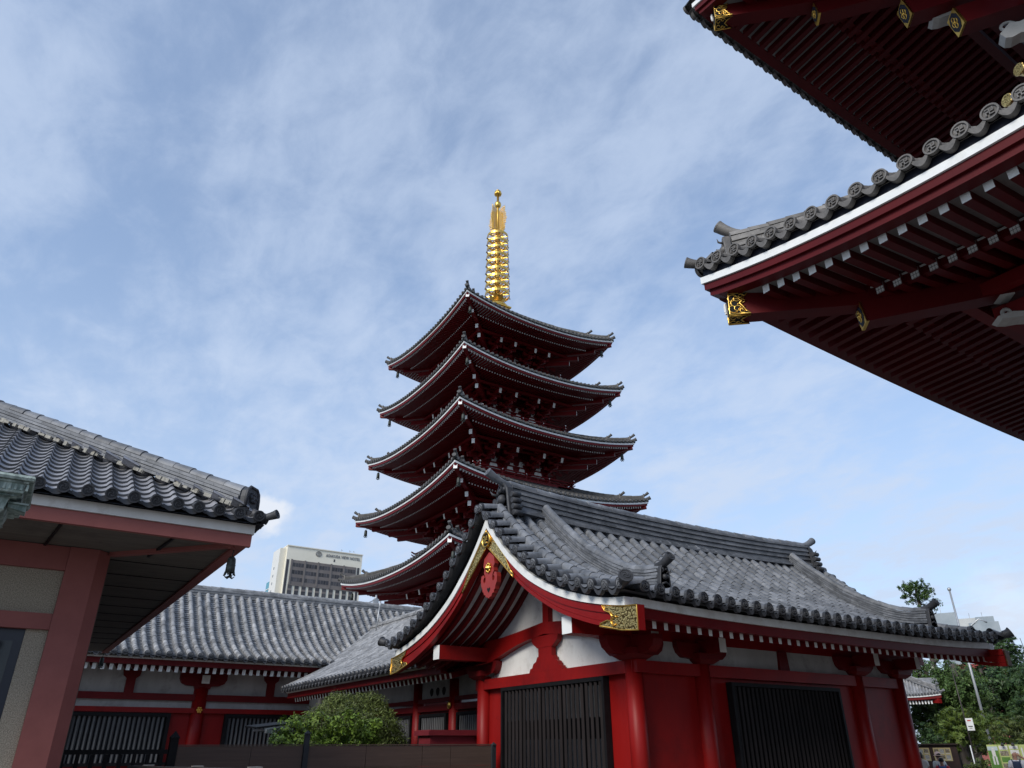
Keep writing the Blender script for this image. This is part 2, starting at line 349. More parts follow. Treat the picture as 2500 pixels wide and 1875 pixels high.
# ================================================================== five-storey pagoda
AX, AY = 30.14, 48.38
PA = [7.33, 7.63, 8.10, 8.58, 9.08]              # half width of each roof, top to bottom
PZ = [31.47, 26.68, 21.82, 16.85, 11.75]         # height of the white eave board at the corners
PB = [2.42, 2.62, 2.98, 3.28, 3.6]               # half width of each storey
pag = thing('pagoda', 'tall five-storey red pagoda with white-tipped eaves and a golden spire', 'pagoda', (AX, AY, 0))
def rot4(mb, out):
    """copy one side (built facing -y about the axis) to all four sides"""
    for k in range(4): out.merge(mb, Matrix.Translation((AX, AY, 0)) @ Matrix.Rotation(k*PI/2, 4, 'Z'))
def pagoda_storey(i):
    a, zc, b = PA[i], PZ[i], PB[i]; zm = zc-.93; top = i == 0
    pitch = .66 if top else .42; qmax = a-.45 if top else a-(PB[i-1]+1.3)
    ez = lambda s: zm + .93*min(1.05, abs(s)/a)**2.2
    def P(s, q, dz=0.):
        aq = a; f = max(0, 1-q/5.); return (s, -(a-q), zm + .93*min(1.05, abs(s)/aq)**2.2*f + pitch*q + .012*q*q + dz)
    # --- tiles
    t = MB(); w = MB(); st = .40; n = int(a/st)
    ss = [k*st for k in range(-n, n+1)]
    for k, s in enumerate(ss):
        qm = min(qmax, a-abs(s)+.02)
        if qm > .15:
            row_tiles(t, [P(s, q, .30) for q in lin(-.12, qm, 4)], (1, 0, 0), .105, .55, 0, 5)
        disc(t, V(P(s, -.14, .33)), (0, -1, .1), .112, .07, 'plain', 0, 10, .4, detail=False)
        disc(t, V(P(s, -.15, .33)), (0, -1, .1), .07, .03, 'plain', 1, 8, .7, detail=False)
        if k < len(ss)-1: crescent(t, V(P(s, -.1, .27)), V(P(ss[k+1], -.1, .27)), .03, .07, .05, (0, -1, 0), 0, 3, .4)
    for s0, s1 in zip(lin(-a, a, 24), lin(-a, a, 24)[1:]):
        q0 = min(qmax, a-abs(s0)); q1 = min(qmax, a-abs(s1))
        t.grid([[P(s0, q0*f, .27) for f in lin(-.02, 1, 4)], [P(s1, q1*f, .27) for f in lin(-.02, 1, 4)]], 0, .3)
    # hip ridge along the left end of this side (each corner once): two stepped ridges with upturned ends
    def H(q, dz=0): return V(P(-(a-q), q, dz))
    dg = V((-1, -1, 0)).normalized()
    sdv = V((1, -1, 0))
    for q0, q1 in ((.25, 1.5), (1.55, qmax)):
        ridge_stack(t, [H(q, .30) for q in lin(q0, q1, 3)], sdv, .24, .24, 3, .10, .4, 0)
        tube_end(t, H(q0+.1, .60), dg, .085, 0, L=.55, rise=.26, detail=False)
        oni(t, H(q0, .30), dg, .3, .5, 1, scrolls=False)
    tube_end(t, H(.25, .33), dg, .11, 0, L=.55, rise=.12, detail=False)
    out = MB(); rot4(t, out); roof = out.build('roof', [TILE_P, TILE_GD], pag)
    # --- eave boards: white line over a red fascia
    t = MB(); sx = lin(-a, a, 32); sx[-1] = a-.125
    t.sweep([(s, -(a-.0), ez(s)) for s in sx], [(0, .0), (.12, 0), (.12, .13), (0, .13)], (0, 1, 0), m=0)
    t.sweep([(min(s*(1-.06/a), a-.20), -(a-.06), ez(s)) for s in sx], [(0, -.16), (.12, -.16), (.12, -.002), (0, -.002)], (0, 1, 0), m=1)
    t.sweep([(min(s*(1-.03/a), a-.15), -(a-.03), ez(s)) for s in sx], [(0, .132), (.1, .132), (.1, .24), (0, .24)], (0, 1, 0), m=2)
    out = MB(); rot4(t, out); out.build('eave_board', [WHITE, RED_P, BLACK], roof)
    # --- soffit and two tiers of white-ended rafters
    t = MB(); st = .235; n = int((a-.45)/st)
    so = lambda s, q: (s, -(a-q), ez(s)*max(0, 1-q/5)+zm*min(1, q/5) - .12 + .13*min(q, 1.5) + .10*max(0, q-1.5))
    for s0, s1 in zip(lin(-a+.14, a-.14, 24), lin(-a+.14, a-.14, 24)[1:]):
        q0 = a-abs(s0); q1 = a-abs(s1); e = a-b
        for qa, qb, mm in ((.12, 1.55, 1), (1.55, e, 0)): t.grid([[so(s0, min(q0, qa+(qb-qa)*f)) for f in lin(0, 1, 3)], [so(s1, min(q1, qa+(qb-qa)*f)) for f in lin(0, 1, 3)]], mm, .4)
    for k in range(-n, n+1):
        s = k*st; lim = a-abs(s)
        def rf(q, d): p = V(so(s, q)); p.z -= d; return p
        q1 = min(1.65, lim-.06)
        if q1 > .45: t.beam(rf(.28, .07), rf(q1, .07), .10, .125, 0, 1, random.uniform(.3, .7))
        q2 = min(a-b, lim-.06)
        if q2 > 1.75:
            m_ = (1.5+q2)/2
            t.beam(rf(1.5, .17), rf(q2, .10), .105, .135, 0, 1, random.uniform(.3, .7))
    # flying purlin board and the thin white board further in
    L1 = a-1.6; t.sweep([tuple(V(so(s, 1.62))-V((0, 0, .05))) for s in lin(-L1, L1, 16)], [(0, -.05), (.1, -.05), (.1, .05), (0, .05)], (0, 1, 0), m=0)
    L2 = a-2.9; t.sweep([tuple(V(so(s, 2.85))-V((0, 0, .05))) for s in lin(-L2, L2, 12)], [(0, -.03), (.03, -.03), (.03, .05), (0, .05)], (0, 1, 0), m=1)
    out = MB(); rot4(t, out); stuff(out.build('rafters', [RED_P, WHITE], roof))
    # --- hip beams: two tiers on each diagonal with white ends
    t = MB()
    def Hs(q, dz): p = V(so(-(a-q), q)); p.z += dz; return p
    t.beam(Hs(.12, -.10), Hs(1.9, -.12), .27, .30, 0, 1); t.beam(Hs(1.15, -.36), Hs(a-b, -.22), .27, .30, 0, 1)
    for q, dz in ((2.2, -.72), (2.75, -1.1)):
        t.beam(Hs(q, dz), Hs(a-b, dz+.1), .24, .36, 0, 1)
    for k in range(4):
        out = MB(); out.merge(t, Matrix.Translation((AX, AY, 0)) @ Matrix.Rotation(k*PI/2, 4, 'Z')); out.build('hip_beam', [RED_P, WHITE], roof)
    # --- storey wall, columns, plaster panels, brackets
    z0 = (PZ[i+1]-.93+.42*(PA[i+1]-b)-.6) if i < 4 else -CZ; z1 = zm+.55
    t = MB(); t.box(-b+.05, b-.05, -b+.06, -b+.3, z0, z1, 0)
    for c in (-b, -b*.42, b*.42, b): t.tube([(c*.985, -b+.04, z0), (c*.985, -b+.04, zm-.9)], .17, 10, 0)
    for zz, h in ((zm-1.62, .2), (zm-1.02, .12), (zm-.4, .14)): t.box(-b-.15, b+.15, -b-.03, -b+.06, zz-h/2, zz+h/2, 0)
    for c0, c1, two in ((-b, -b*.42, 0), (-b*.42, b*.42, 1), (b*.42, b, 0)):
        for zz in (zm-1.5, zm-.94):
            xs = [((c0+c1)/2, (c1-c0))] if not two else [((c0+c1)/2-.36*(c1-c0)*.62, (c1-c0)*.52), ((c0+c1)/2+.36*(c1-c0)*.62, (c1-c0)*.52)]
            for xc, wd in xs:
                w2 = wd*.36; h = .46; pl = []
                for u, v in ((-.92, 0), (-.62, .08), (-.5, .3), (-.42, .8), (-.3, 1), (.3, 1), (.42, .8), (.5, .3), (.62, .08), (.92, 0)): pl.append((xc+u*w2*1.2, -b+.045, zz+v*h))
                t.prism(pl, (0, -.05, 0), 1)
    for c in (-b, -b*.42, b*.42, b):     # three-step bracket sets and the white-ended tail rafters
        for j in range(3):
            y1 = -b-.62*(j+1); zz = zm-1.02+.33*j
            t.beam((c, y1, zz), (c, -b+.1, zz), .2, .2, 0); wid = .62+.02*j
            t.beam((c-wid, y1+.12, zz+.16), (c+wid, y1+.12, zz+.16), .2, .18, 0)
            for e in (-wid+.1, 0, wid-.1): t.box(c+e-.12, c+e+.12, y1, y1+.24, zz+.25, zz+.36, 0)
            t.beam((c-wid, -b-.02, zz+.16), (c+wid, -b-.02, zz+.16), .16, .16, 0)
        t.beam((c, -b-2.15, zm-.52), (c, -b+.2, zm+.10), .22, .38, 0, 1)
        t.beam((c, -b-1.5, zm-.92), (c, -b+.2, zm-.6), .16, .2, 0)
    t.sweep([(s, -b-2.0, zm-.12) for s in (-b-2, b+2)], [(-.1, -.1), (.1, -.1), (.1, .1), (-.1, .1)], (0, 1, 0), m=0)
    t.sweep([(s, -b-1.25, zm-.2) for s in (-b-1.3, b+1.3)], [(-.08, -.08), (.08, -.08), (.08, .08), (-.08, .08)], (0, 1, 0), m=0)
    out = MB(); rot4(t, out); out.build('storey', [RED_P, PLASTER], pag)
    # --- balcony railing
    if i < 4:
        t = MB(); r = b+1.4; zr = zm-2.0
        for dz, w_ in ((0, .11), (-.22, .07), (-.42, .12)):
            ex = .4 if dz > -.3 else .25
            t.tube([(-r-ex, -r, zr+dz+.10), (-r-.12, -r, zr+dz), (r+.12, -r, zr+dz), (r+ex, -r, zr+dz+.10)], w_/2+.01, 6, 0, mc=1)
        for k in range(9):
            x = -r + 2*r*k/8; t.box(x-.05, x+.05, -r-.05, -r+.05, zr-.5, zr+(.06 if k % 2 == 0 else -.22), 0)
            if k % 2 == 0: t.ball((x, -r-.06, zr-.02), .05, 6, 1)
        t.box(-r-.1, r+.1, -r-.1, -b, zr-.62, zr-.5, 0)
        for k in range(14):
            x = -r + 2*r*(k+.5)/14; t.beam((x, -r-.02, zr-.7), (x, -b, zr-.7), .1, .12, 0, 1)
        out = MB(); rot4(t, out); out.build('balcony_railing', [RED_P, WHITE], pag)
for i in range(5): pagoda_storey(i)

# --- golden spire
t = MB()
t.box(AX-.85, AX+.85, AY-.85, AY+.85, 35.3, 36.2); t.box(AX-.95, AX+.95, AY-.95, AY+.95, 36.2, 36.34)
t.lathe((AX, AY, 0), [(.95, 36.34), (.98, 36.5), (.7, 36.75), (.55, 36.95), (.45, 37.0)], 20)
t.lathe((AX, AY, 0), [(.3, 36.9), (.28, 44.6), (.16, 44.7), (.14, 47.2), (.12, 49.9)], 14)
t.ball((AX, AY, 48.6), .34, 14, sz=1.25, k=8); t.ball((AX, AY, 50.1), .36, 14, k=8)
t.lathe((AX, AY, 50.1), [(.1, .3), (.16, .36), (.03, .52)], 10)
fin = t.build('spire', [GOLD], pag)
t = MB()
for k in range(8):
    a = 2*PI*k/8; d = V((math.cos(a), math.sin(a), 0)); sd = V((-d.y, d.x, 0)); c = V((AX, AY, 37.0))
    pl = [c+d*.4-sd*.16, c+d*.62-sd*.28+V((0, 0, .22)), c+d*.9+V((0, 0, .5)), c+d*.62+sd*.28+V((0, 0, .22)), c+d*.4+sd*.16]
    t.poly(pl); t.poly([p+V((0, 0, .03)) for p in pl][::-1])
for k in range(10):
    a = 2*PI*k/10; d = V((math.cos(a), math.sin(a), 0)); t.ball(V((AX, AY, 50.0))+d*.27, .12, 6, sz=1.5)
t.build('lotus_petals', [GOLD], fin)
for k in range(9):
    z = 37.65 + .845*k; r = 1.16-.017*k; t = MB(); N = 32; pr = []
    prof = [(r, 0), (r, .26), (r-.05, .26), (r-.05, 0)]
    rows = [[(AX+q*math.cos(2*PI*j/N), AY+q*math.sin(2*PI*j/N), z+h) for q, h in prof+[prof[0]]] for j in range(N+1)]
    t.grid(rows, sm=False)
    for j in range(8):
        a = 2*PI*j/8; d = V((math.cos(a), math.sin(a), 0)); c = V((AX, AY, z+.1))
        t.beam(c+d*.25, c+d*(r-.03), .06, .1); a2 = a+PI/8; e = V((math.cos(a2), math.sin(a2), 0))
        t.tube([c+d*.5, c+e*.62, c+e*(r-.05)], .025, 5); t.tube([c+V((math.cos(a+PI/4), math.sin(a+PI/4), 0))*.5, c+e*.62], .025, 5)
        t.lathe(c+e*(r+.03)-V((0, 0, .28)), [(.05, 0), (.045, .1), (.015, .14), (.015, .2)], 6, 1)
    t.lathe((AX, AY, z-.02), [(.33, 0), (.36, .12), (.33, .24)], 14)
    t.build('ring', [GOLD, BRONZE], fin)
for k in range(4):                          # openwork flame plates
    t = MB(); a = rad(20)+PI/2*k; d = V((math.cos(a), math.sin(a), 0))
    for row in range(11):
        for colm in range(9):
            x = .14 + .11*colm; z = 44.85 + .27*row + .10*colm - .02*colm*colm*.5
            if x > 1.06-.26*abs(row-5)/5: continue
            pts = [V((AX, AY, z))+d*x, V((AX, AY, z+.13))+d*(x+.09), V((AX, AY, z+.25))+d*(x+.05), V((AX, AY, z+.36))+d*(x+.115)]
            t.tube(pts, [.028, .03, .026, .01], 4)
    t.tube([V((AX, AY, 44.75))+d*.15, V((AX, AY, 45.0))+d*.6, V((AX, AY, 45.4))+d*.85], .03, 5)
    t.build('flame_plate', [GOLD], fin)

# --- wind bells under the eave corners
def make_bell(name, label, group, s=1.):
    r = thing(name, label, 'wind bell', (0, 0, 0), group)
    t = MB(); t.lathe((0, 0, 0), [(.015*s, 0), (.055*s, -.015*s), (.078*s, -.05*s), (.086*s, -.12*s), (.089*s, -.2*s), (.095*s, -.33*s), (.08*s, -.33*s)], 12)
    t.lathe((0, 0, 0), [(.088*s, -.17*s), (.096*s, -.18*s), (.09*s, -.2*s)], 12, caps=False)
    for k in range(4):
        a = PI/4+PI/2*k; d = V((math.cos(a), math.sin(a), 0))
        t.tube([d*.075*s+V((0, 0, -.32*s)), d*.09*s+V((0, 0, -.37*s)), d*.12*s+V((0, 0, -.40*s))], [.03*s, .026*s, .008*s], 5)
    t.build('bell_body', [BRONZE], r, lift=0)
    t = MB(); t.tube([(0, 0, 0), (0, 0, .06*s), (.02*s, 0, .09*s), (0, 0, .13*s), (-.02*s, 0, .16*s), (0, 0, .2*s)], .012*s, 5); t.build('hook', [BRONZE], r, lift=0)
    t = MB(); t.tube([(0, 0, -.1*s), (0, 0, -.4*s)], .012*s, 5)
    for k in range(4):
        a = PI/2*k; d = V((math.cos(a), math.sin(a), 0)); t.tube([V((0, 0, -.41*s)), d*.07*s+V((0, 0, -.44*s)), d*.12*s+V((0, 0, -.40*s))], [.022*s, .018*s, .006*s], 5)
    t.build('clapper', [BRONZE], r, lift=0)
    return r
lev = ['topmost', 'second', 'third', 'fourth', 'lowest']
bell = None
for i in range(5):
    for nm, sx, sy in (('left', -1, 1), ('front', -1, -1), ('right', 1, -1)):
        if nm == 'right' and i == 4: continue
        lab = f'small green wind bell under the {nm} corner of the {lev[i]} pagoda roof'
        if i in (1, 2, 3): lab = f'small green wind bell under the {nm} corner of the {lev[i]} pagoda roof from the top'
        q = .75
        p = (AX+sx*(PA[i]-q), AY+sy*(PA[i]-q), PZ[i]-.72+CZ)
        if bell is None: bell = make_bell('wind_bell', lab, 'wind bells of the pagoda', 1.4); bell.location = p
        else: b2 = copy_tree(bell, p); b2['label'] = lab
# ================================================================== front temple hall with the open gable
HS = .9; YC = 16.55; HX0, HX1 = 9.75, 24.65; HXM = 17.2; ZG = -CZ/HS
hall = thing('temple_hall', 'red temple hall with white-edged gable and grey tiled roof before the pagoda', 'temple hall', (17.2*HS, YC*HS, 0))
def hb(mb, name, mats, parent=None, bevel=0): return mb.build(name, mats, parent or hall, HS, bevel=bevel)
zt0 = curve([(0, 5.90), (.65, 5.27), (1.32, 4.70), (1.99, 4.16), (2.72, 3.72), (3.47, 3.33), (4.26, 3.02), (4.7, 2.90), (5.1, 2.80), (5.75, 2.72)])
def rise(x, d): return .14*min(1., abs(x-HXM)/7.4)**3*(min(1, d/5.6))**2
def zt(x, d): return zt0(d)+rise(x, d)
zwu = curve([(0, 5.60), (.35, 5.16), (.85, 4.63), (1.4, 4.18), (1.95, 3.78), (2.6, 3.42), (3.2, 3.15), (3.8, 2.95), (4.45, 2.76), (5, 2.65), (5.75, 2.57)])
zwl = curve([(0, 5.30), (1., 4.30), (1.7, 3.75), (2.35, 3.37), (3.1, 3.03), (3.8, 2.79), (4.7, 2.56), (5.35, 2.44), (5.75, 2.41)])
zrl = curve([(0, 4.80), (.85, 4.12), (1.63, 3.49), (2.4, 3.02), (3.15, 2.65), (3.9, 2.38), (4.4, 2.23), (5.3, 2.02), (5.75, 1.98)])
zsf = lambda d: zwl(d)-.20
# --- main slopes
roof = None; t = MB(); xs = [10.33+.4155*k for k in range(34)]
for sg in (-1, 1):
    Y = lambda d: YC+sg*d
    for i, x in enumerate(xs):
        d1 = 5.62; d0 = .12
        row_tiles(t, [(x, Y(d), zt(x, d)+.015) for d in lin(d1, d0, 16)], (1, 0, 0), .106, .33, 0, 7)
        disc(t, (x, Y(5.65), zt(x, 5.65)+.03), (0, sg, .06), .114, .08, 'tomoe' if sg < 0 else 'plain', 1, 16, .5)
    for a, b in zip(xs, xs[1:]):
        pan_tiles(t, [(a+.07, Y(d), zt(a, d)-.03) for d in lin(5.6, .12, 16)], [(b-.07, Y(d), zt(b, d)-.03) for d in lin(5.6, .12, 16)], .17, .05, 0, 4)
        crescent(t, (a+.10, Y(5.63), zt(a, 5.6)-.0), (b-.10, Y(5.63), zt(b, 5.6)-.0), .10, .085, .1, (0, sg, 0), 1)
    t.grid([[(x, Y(d), zt(x, d)-.11) for x in lin(HX0+.1, HX1-.1, 20)] for d in lin(5.55, 0, 16)], 1, .3)
roof = hb(t, 'roof', [TILE, TILE_D])
# --- verges: sideways tiles with discs, and the long row that covers their heads
for xe, nx in ((HX0, -1), (HX1, 1)):
    t = MB()
    for sg in (-1, 1):
        pl = resample([(xe, YC+sg*d, zt(xe, d)) for d in lin(.10, 5.52, 60)], .445)
        for k, p in enumerate(pl):
            q = p - V((nx*.62, 0, -.10)); row_tiles(t, [p, p.lerp(q, .97)], (0, 1, 0), .108, .6, 0, 8, over=230)
            disc(t, p+V((nx*.01, 0, .012)), (nx, 0, -.1), .117, .07, 'tomoe' if nx < 0 else 'plain', 1, 16, .5)
            if k < len(pl)-1:
                q2 = pl[k+1]; m_ = p.lerp(q2, .5)-V((0, 0, .03))
                pan_tiles(t, [p.lerp(q2, .22)-V((0, 0, .05)), p.lerp(q2, .22)-V((nx*.62, 0, -.05))], [p.lerp(q2, .78)-V((0, 0, .05)), p.lerp(q2, .78)-V((nx*.62, 0, -.05))], .3, .055, 0, 5)
                crescent(t, p.lerp(q2, .18)-V((0, 0, .03)), p.lerp(q2, .82)-V((0, 0, .03)), .09, .09, .1, (nx, 0, 0), 1)
        xr = xe-nx*.60
        row_tiles(t, [(xr, YC+sg*d, zt(xr, d)+.14) for d in lin(5.02, .14, 16)], (1, 0, 0), .122, .36, 0, 8, over=220)
        disc(t, (xr, YC+sg*5.07, zt(xr, 5.05)+.16), (0, sg, .15), .152, .1, 'tomoe', 1, 18, .45)
        # corner tile that flares out past the eave
        tube_end(t, (xe-nx*.05, YC+sg*5.6, zt(xe, 5.6)+.05), (nx*.55, sg, 0), .11, 1, L=.22, rise=.06)
    hb(t, 'verge_tiles', [TILE, TILE_D], roof)
# --- main ridge
t = MB(); RX0, RX1 = 10.72, 23.72
rp = [(x, YC, 5.72+.18*(abs(x-HXM)/6.5)**2.2) for x in lin(RX0, RX1, 24)]
ridge_stack(t, rp, (0, 1, 0), .48, .70, 9, .14, .46, 0)
ridge_stack(t, [(x, YC, z-.12) for x, y, z in rp], (0, 1, 0), .74, .16, 2, .1, .46, 0, cap=False)
ridge = hb(t, 'ridge', [TILE_D if False else TILE], roof)
for x, nx in ((RX0, -1), (RX1, 1)):
    t = MB(); oni(t, (x+nx*.02, YC, 5.62), (nx, 0, 0), .80, 1.06, 0)
    for k in range(3):
        t.tube([(x+nx*.15, YC-.36-.05*k, 5.55-.09*k), (x-nx*.2, YC-.36-.05*k, 5.55-.09*k)], .09, 8, 0, .4)
        t.tube([(x+nx*.15, YC+.36+.05*k, 5.55-.09*k), (x-nx*.2, YC+.36+.05*k, 5.55-.09*k)], .09, 8, 0, .4)
    hb(t, 'ridge_end_tile', [TILE_D], ridge)
    t = MB(); tube_end(t, (x-nx*.25, YC, 6.62), (nx, 0, 0), .095, 0, L=.95, rise=.30); hb(t, 'ridge_horn_tile', [TILE], ridge)
# --- descending ridges near both verges
for x in (11.83, 22.62):
    for sg in (-1, 1):
        t = MB(); pts = []
        for d in lin(.28, 4.62, 18):
            f = max(0, (d-3.2)/1.42); pts.append((x, YC+sg*d, zt(x, d)+.10+.16*f*f))
        ridge_stack(t, pts, (1, 0, 0), .32, .35, 5, .105, .4, 0)
        dr = hb(t, 'descending_ridge', [TILE], roof)
        t = MB(); oni(t, (x, YC+sg*4.62, zt(x, 4.62)+.10), (0, sg, 0), .36, .62, 0, scrolls=False); hb(t, 'ridge_end_tile', [TILE_D], dr)
        t = MB(); p = V(pts[-1]); tube_end(t, p+V((0, -sg*.14, .42)), (0, sg, 0), .088, 0, L=.46, rise=.17); hb(t, 'ridge_horn_tile', [TILE_D], dr)
# --- eave boards (white band, dark gap, red fascia) along both long sides
for sg in (-1, 1):
    t = MB(); X = lin(10.245, 24.155, 24); yy = YC+sg*5.35; s_ = -sg
    t.sweep([(x, yy, zwl(5.35)+rise(x, 5.35)-.02) for x in X], [(0, .0), (.2, 0), (.2, .165), (0, .165)], (0, s_, 0), m=0)
    t.sweep([(x, yy+s_*.10, zwl(5.35)+rise(x, 5.35)+.147) for x in X], [(0, 0), (.2, 0), (.2, .345), (0, .345)], (0, s_, 0), m=2)
    X = lin(10.27, 24.13, 24)
    t.sweep([(x, yy+s_*.05, zwl(5.35)+rise(x, 5.35)-.022) for x in X], [(0, -.2), (.15, -.2), (.15, 0), (0, 0)], (0, s_, 0), m=1)
    hb(t, 'eave_board', [WHITE_OLD, RED_D, BLACK])
# --- bargeboards of both gables
for x, nx in ((10.0, -1), (24.4, 1)):
    for sg in (-1, 1):
        t = MB(); D = lin(0, 5.40, 36); ix = -nx
        def strip(f0, f1, x0, th, m, D=D):
            a = [(x0, YC+sg*d, f1(d)) for d in D]; b = [(x0, YC+sg*d, f0(d)) for d in D]
            a2 = [(x0+ix*th, p[1], p[2]) for p in a]; b2 = [(x0+ix*th, p[1], p[2]) for p in b]
            t.grid([b2, b, a, a2, b2], m, .5); e = len(D)-1
            t.poly([a[e], b[e], b2[e], a2[e]], m)
        rz = lambda d: rise(x, d)
        strip(lambda d: zwl(d)+rz(d)*.6, lambda d: zwu(d)+rz(d)*.6, x, .24, 0, lin(0, 5.352, 36))
        Dr = lin(0, 5.66, 36)
        strip(lambda d: zwl(d)-.16+rz(d)*.6, lambda d: zwl(d)-.003+rz(d)*.6, x+ix*.04, .2, 1, Dr)
        strip(lambda d: zrl(d)+.10+rz(d)*.3, lambda d: zwl(d)-.165+rz(d)*.6, x+ix*.07, .14, 1, Dr)
        strip(lambda d: zrl(d)+rz(d)*.3, lambda d: zrl(d)+.095+rz(d)*.3, x+ix*.055, .16, 1, Dr)
        # dark board between the tiles and the white edge
        strip(lambda d: zwu(d)+.003+rz(d)*.6, lambda d: zt0(d)-.02+rz(d), x+ix*.10, .13, 2, lin(0, 5.24, 36))
        bb = hb(t, 'bargeboard', [WHITE, RED, BLACK])
        if nx > 0 and sg < 0:
            t = MB(); t.box(x-.20, x+.03, YC-5.70, YC-5.672, zrl(5.66)+.05, zwl(5.66)+.04); hb(t, 'gilt_foot_fitting', [mat('tarnished_gilt', (.05, .022, .01), (.12, .065, .022), 9., .6, metal=.3)], bb)
        if nx < 0:      # gilt fittings at the foot and at the peak
            t = MB(); xf = x+.028; top = lambda d: zwl(d)-.02+rz(d)*.6; bot = lambda d: zrl(d)+rz(d)*.3-.02
            d2 = 5.67; pl = [(d2, top(d2)), (5.2, top(5.2)), (4.62, top(4.62)+.02), (4.70, top(4.7)-.1), (4.86, top(4.86)-.13), (4.96, top(4.96)-.24), (4.86, top(4.86)-.30), (4.78, bot(4.78)+.15), (4.55, bot(4.55)+.06), (4.52, bot(4.52)), (5.2, bot(5.2)), (d2, bot(d2))]
            t.prism([(xf, YC+sg*a, b) for a, b in pl], (.03, 0, 0), 0); 
            brd = [(xf-.004, YC+sg*a, b) for a, b in pl]; t.tube(brd+[brd[0]], .018, 5, 1, caps=False)
            t.tube([(xf-.01, YC+sg*(4.98+.10*math.cos(q)), top(4.98)-.28+.09*math.sin(q)) for q in lin(.6, 5.2, 10)], .018, 5, 1)
            t.box(xf, xf+.17, *sorted((YC+sg*5.665, YC+sg*5.69)), bot(5.7), top(5.7), 2)
            hb(t, 'gilt_foot_fitting', [GOLDW, GOLD, RED], bb)
            t = MB(); D2 = lin(.02, 1.28, 10)
            def edge(d): return zrl(d)+(.62 if d < .45 else .62-(d-.45)*.70)+.05*math.sin(d*16)
            up = [(xf, YC+sg*d, min(edge(d), zwl(d)-.03)) for d in D2]; lo = [(xf, YC+sg*d, zrl(d)+.01) for d in D2]
            t.grid([lo, up], 0); t.tube(up, .016, 5, 1); t.tube(lo, .018, 5, 1)
            hb(t, 'gilt_peak_fitting', [GOLDW, GOLD], bb)
# gilt roundel with its crest at the gable peak
t = MB(); c = V((9.985, YC, 4.98)); n = (-1, 0, 0)
t.lathe(c+V((.04, 0, 0)), [(.215, 0), (.215, .05), (.175, .05), (.165, .02)], 20, 1, axis=n); t.lathe(c+V((.03, 0, 0)), [(.17, .01), (.17, .021)], 20, 2, axis=n)
manji(t, c+V((.009, 0, 0)), n, .085, .035, .03, 1); hb(t, 'gilt_crest', [GOLDW, GOLD, BLACK])
# --- carved pendant
t = MB(); half = [(0, 4.66), (.28, 4.52), (.33, 4.32), (.26, 4.24), (.29, 4.14), (.21, 4.06), (.19, 3.98), (.21, 3.90), (.27, 3.87), (.33, 3.92), (.32, 3.99), (.26, 4.03), (.33, 4.10), (.43, 4.08), (.47, 3.97), (.45, 3.82), (.38, 3.74), (.36, 3.66), (.30, 3.64), (.28, 3.57), (.20, 3.57), (.15, 3.49), (.06, 3.49), (0, 3.45)]
pl = [(10.10, YC+a*.86, b) for a, b in half] + [(10.10, YC-a*.86, b) for a, b in half[-2:0:-1]]
t.prism(pl, (.13, 0, 0), 0)
pend = hb(t, 'gable_pendant', [RED_BRIGHT])
t = MB(); c = V((10.10, YC, 4.24)); t.lathe(c, [(.10, 0), (.11, .02), (.06, .05), (.03, .10), (.005, .12)], 12, 0, axis=(-1, 0, 0))
for k in range(8): a = PI/4*k; t.ball(c+V((-.02, math.cos(a)*.11, math.sin(a)*.11)), .035, 6)
hb(t, 'rosette', [GOLD], pend)
t = MB(); h2 = [(0, 3.70), (.035, 3.735), (.07, 3.72), (.075, 3.68), (0, 3.60)]
t.prism([(10.094, YC+a, b) for a, b in h2]+[(10.094, YC-a, b) for a, b in h2[-2:0:-1]], (.004, 0, 0), 0); hb(t, 'heart_hole', [BLACK], pend)
# --- soffit boards and rafters following the slope
t = MB()
for sg in (-1, 1): t.grid([[(x, YC+sg*d, zsf(d)+rise(x, d)*.8) for x in lin(10.16, 24.3, 16)] for d in lin(5.2, 0, 24)], 0, .5, True)
hb(t, 'soffit', [PLASTER])
def rafter(x, sg):
    t = MB(); t.sweep([(x, YC+sg*d, zsf(d)-.003+rise(x, d)*.8) for d in lin(5.10, .2 if x < 12.1 else 3.0, 22)], [(-.055, -.17), (.055, -.17), (.055, 0), (-.055, 0)], (1, 0, 0), m=0, mf=1); return hb(t, 'rafter', [RED_D, WHITE_OLD])
for k in range(43): rafter(10.34+.3285*k, -1)
for k in range(6): rafter(10.34+.3285*k, 1)
# --- purlins (wall plates) whose white ends show under the gable
for d, zb, zt_, x1 in ((3.1, 2.24, 2.62, 24.15), (-3.1, 2.24, 2.62, 24.15), (0, 4.55, 4.95, 24.15)):
    t = MB(); y = YC-d; t.box(10.26, x1, y-.18, y+.18, zb, zt_, 0); t.poly([(10.255, y+.18, zb), (10.255, y-.18, zb), (10.255, y-.18, zt_), (10.255, y+.18, zt_)], 1)
    hb(t, 'purlin', [RED, WHITE])
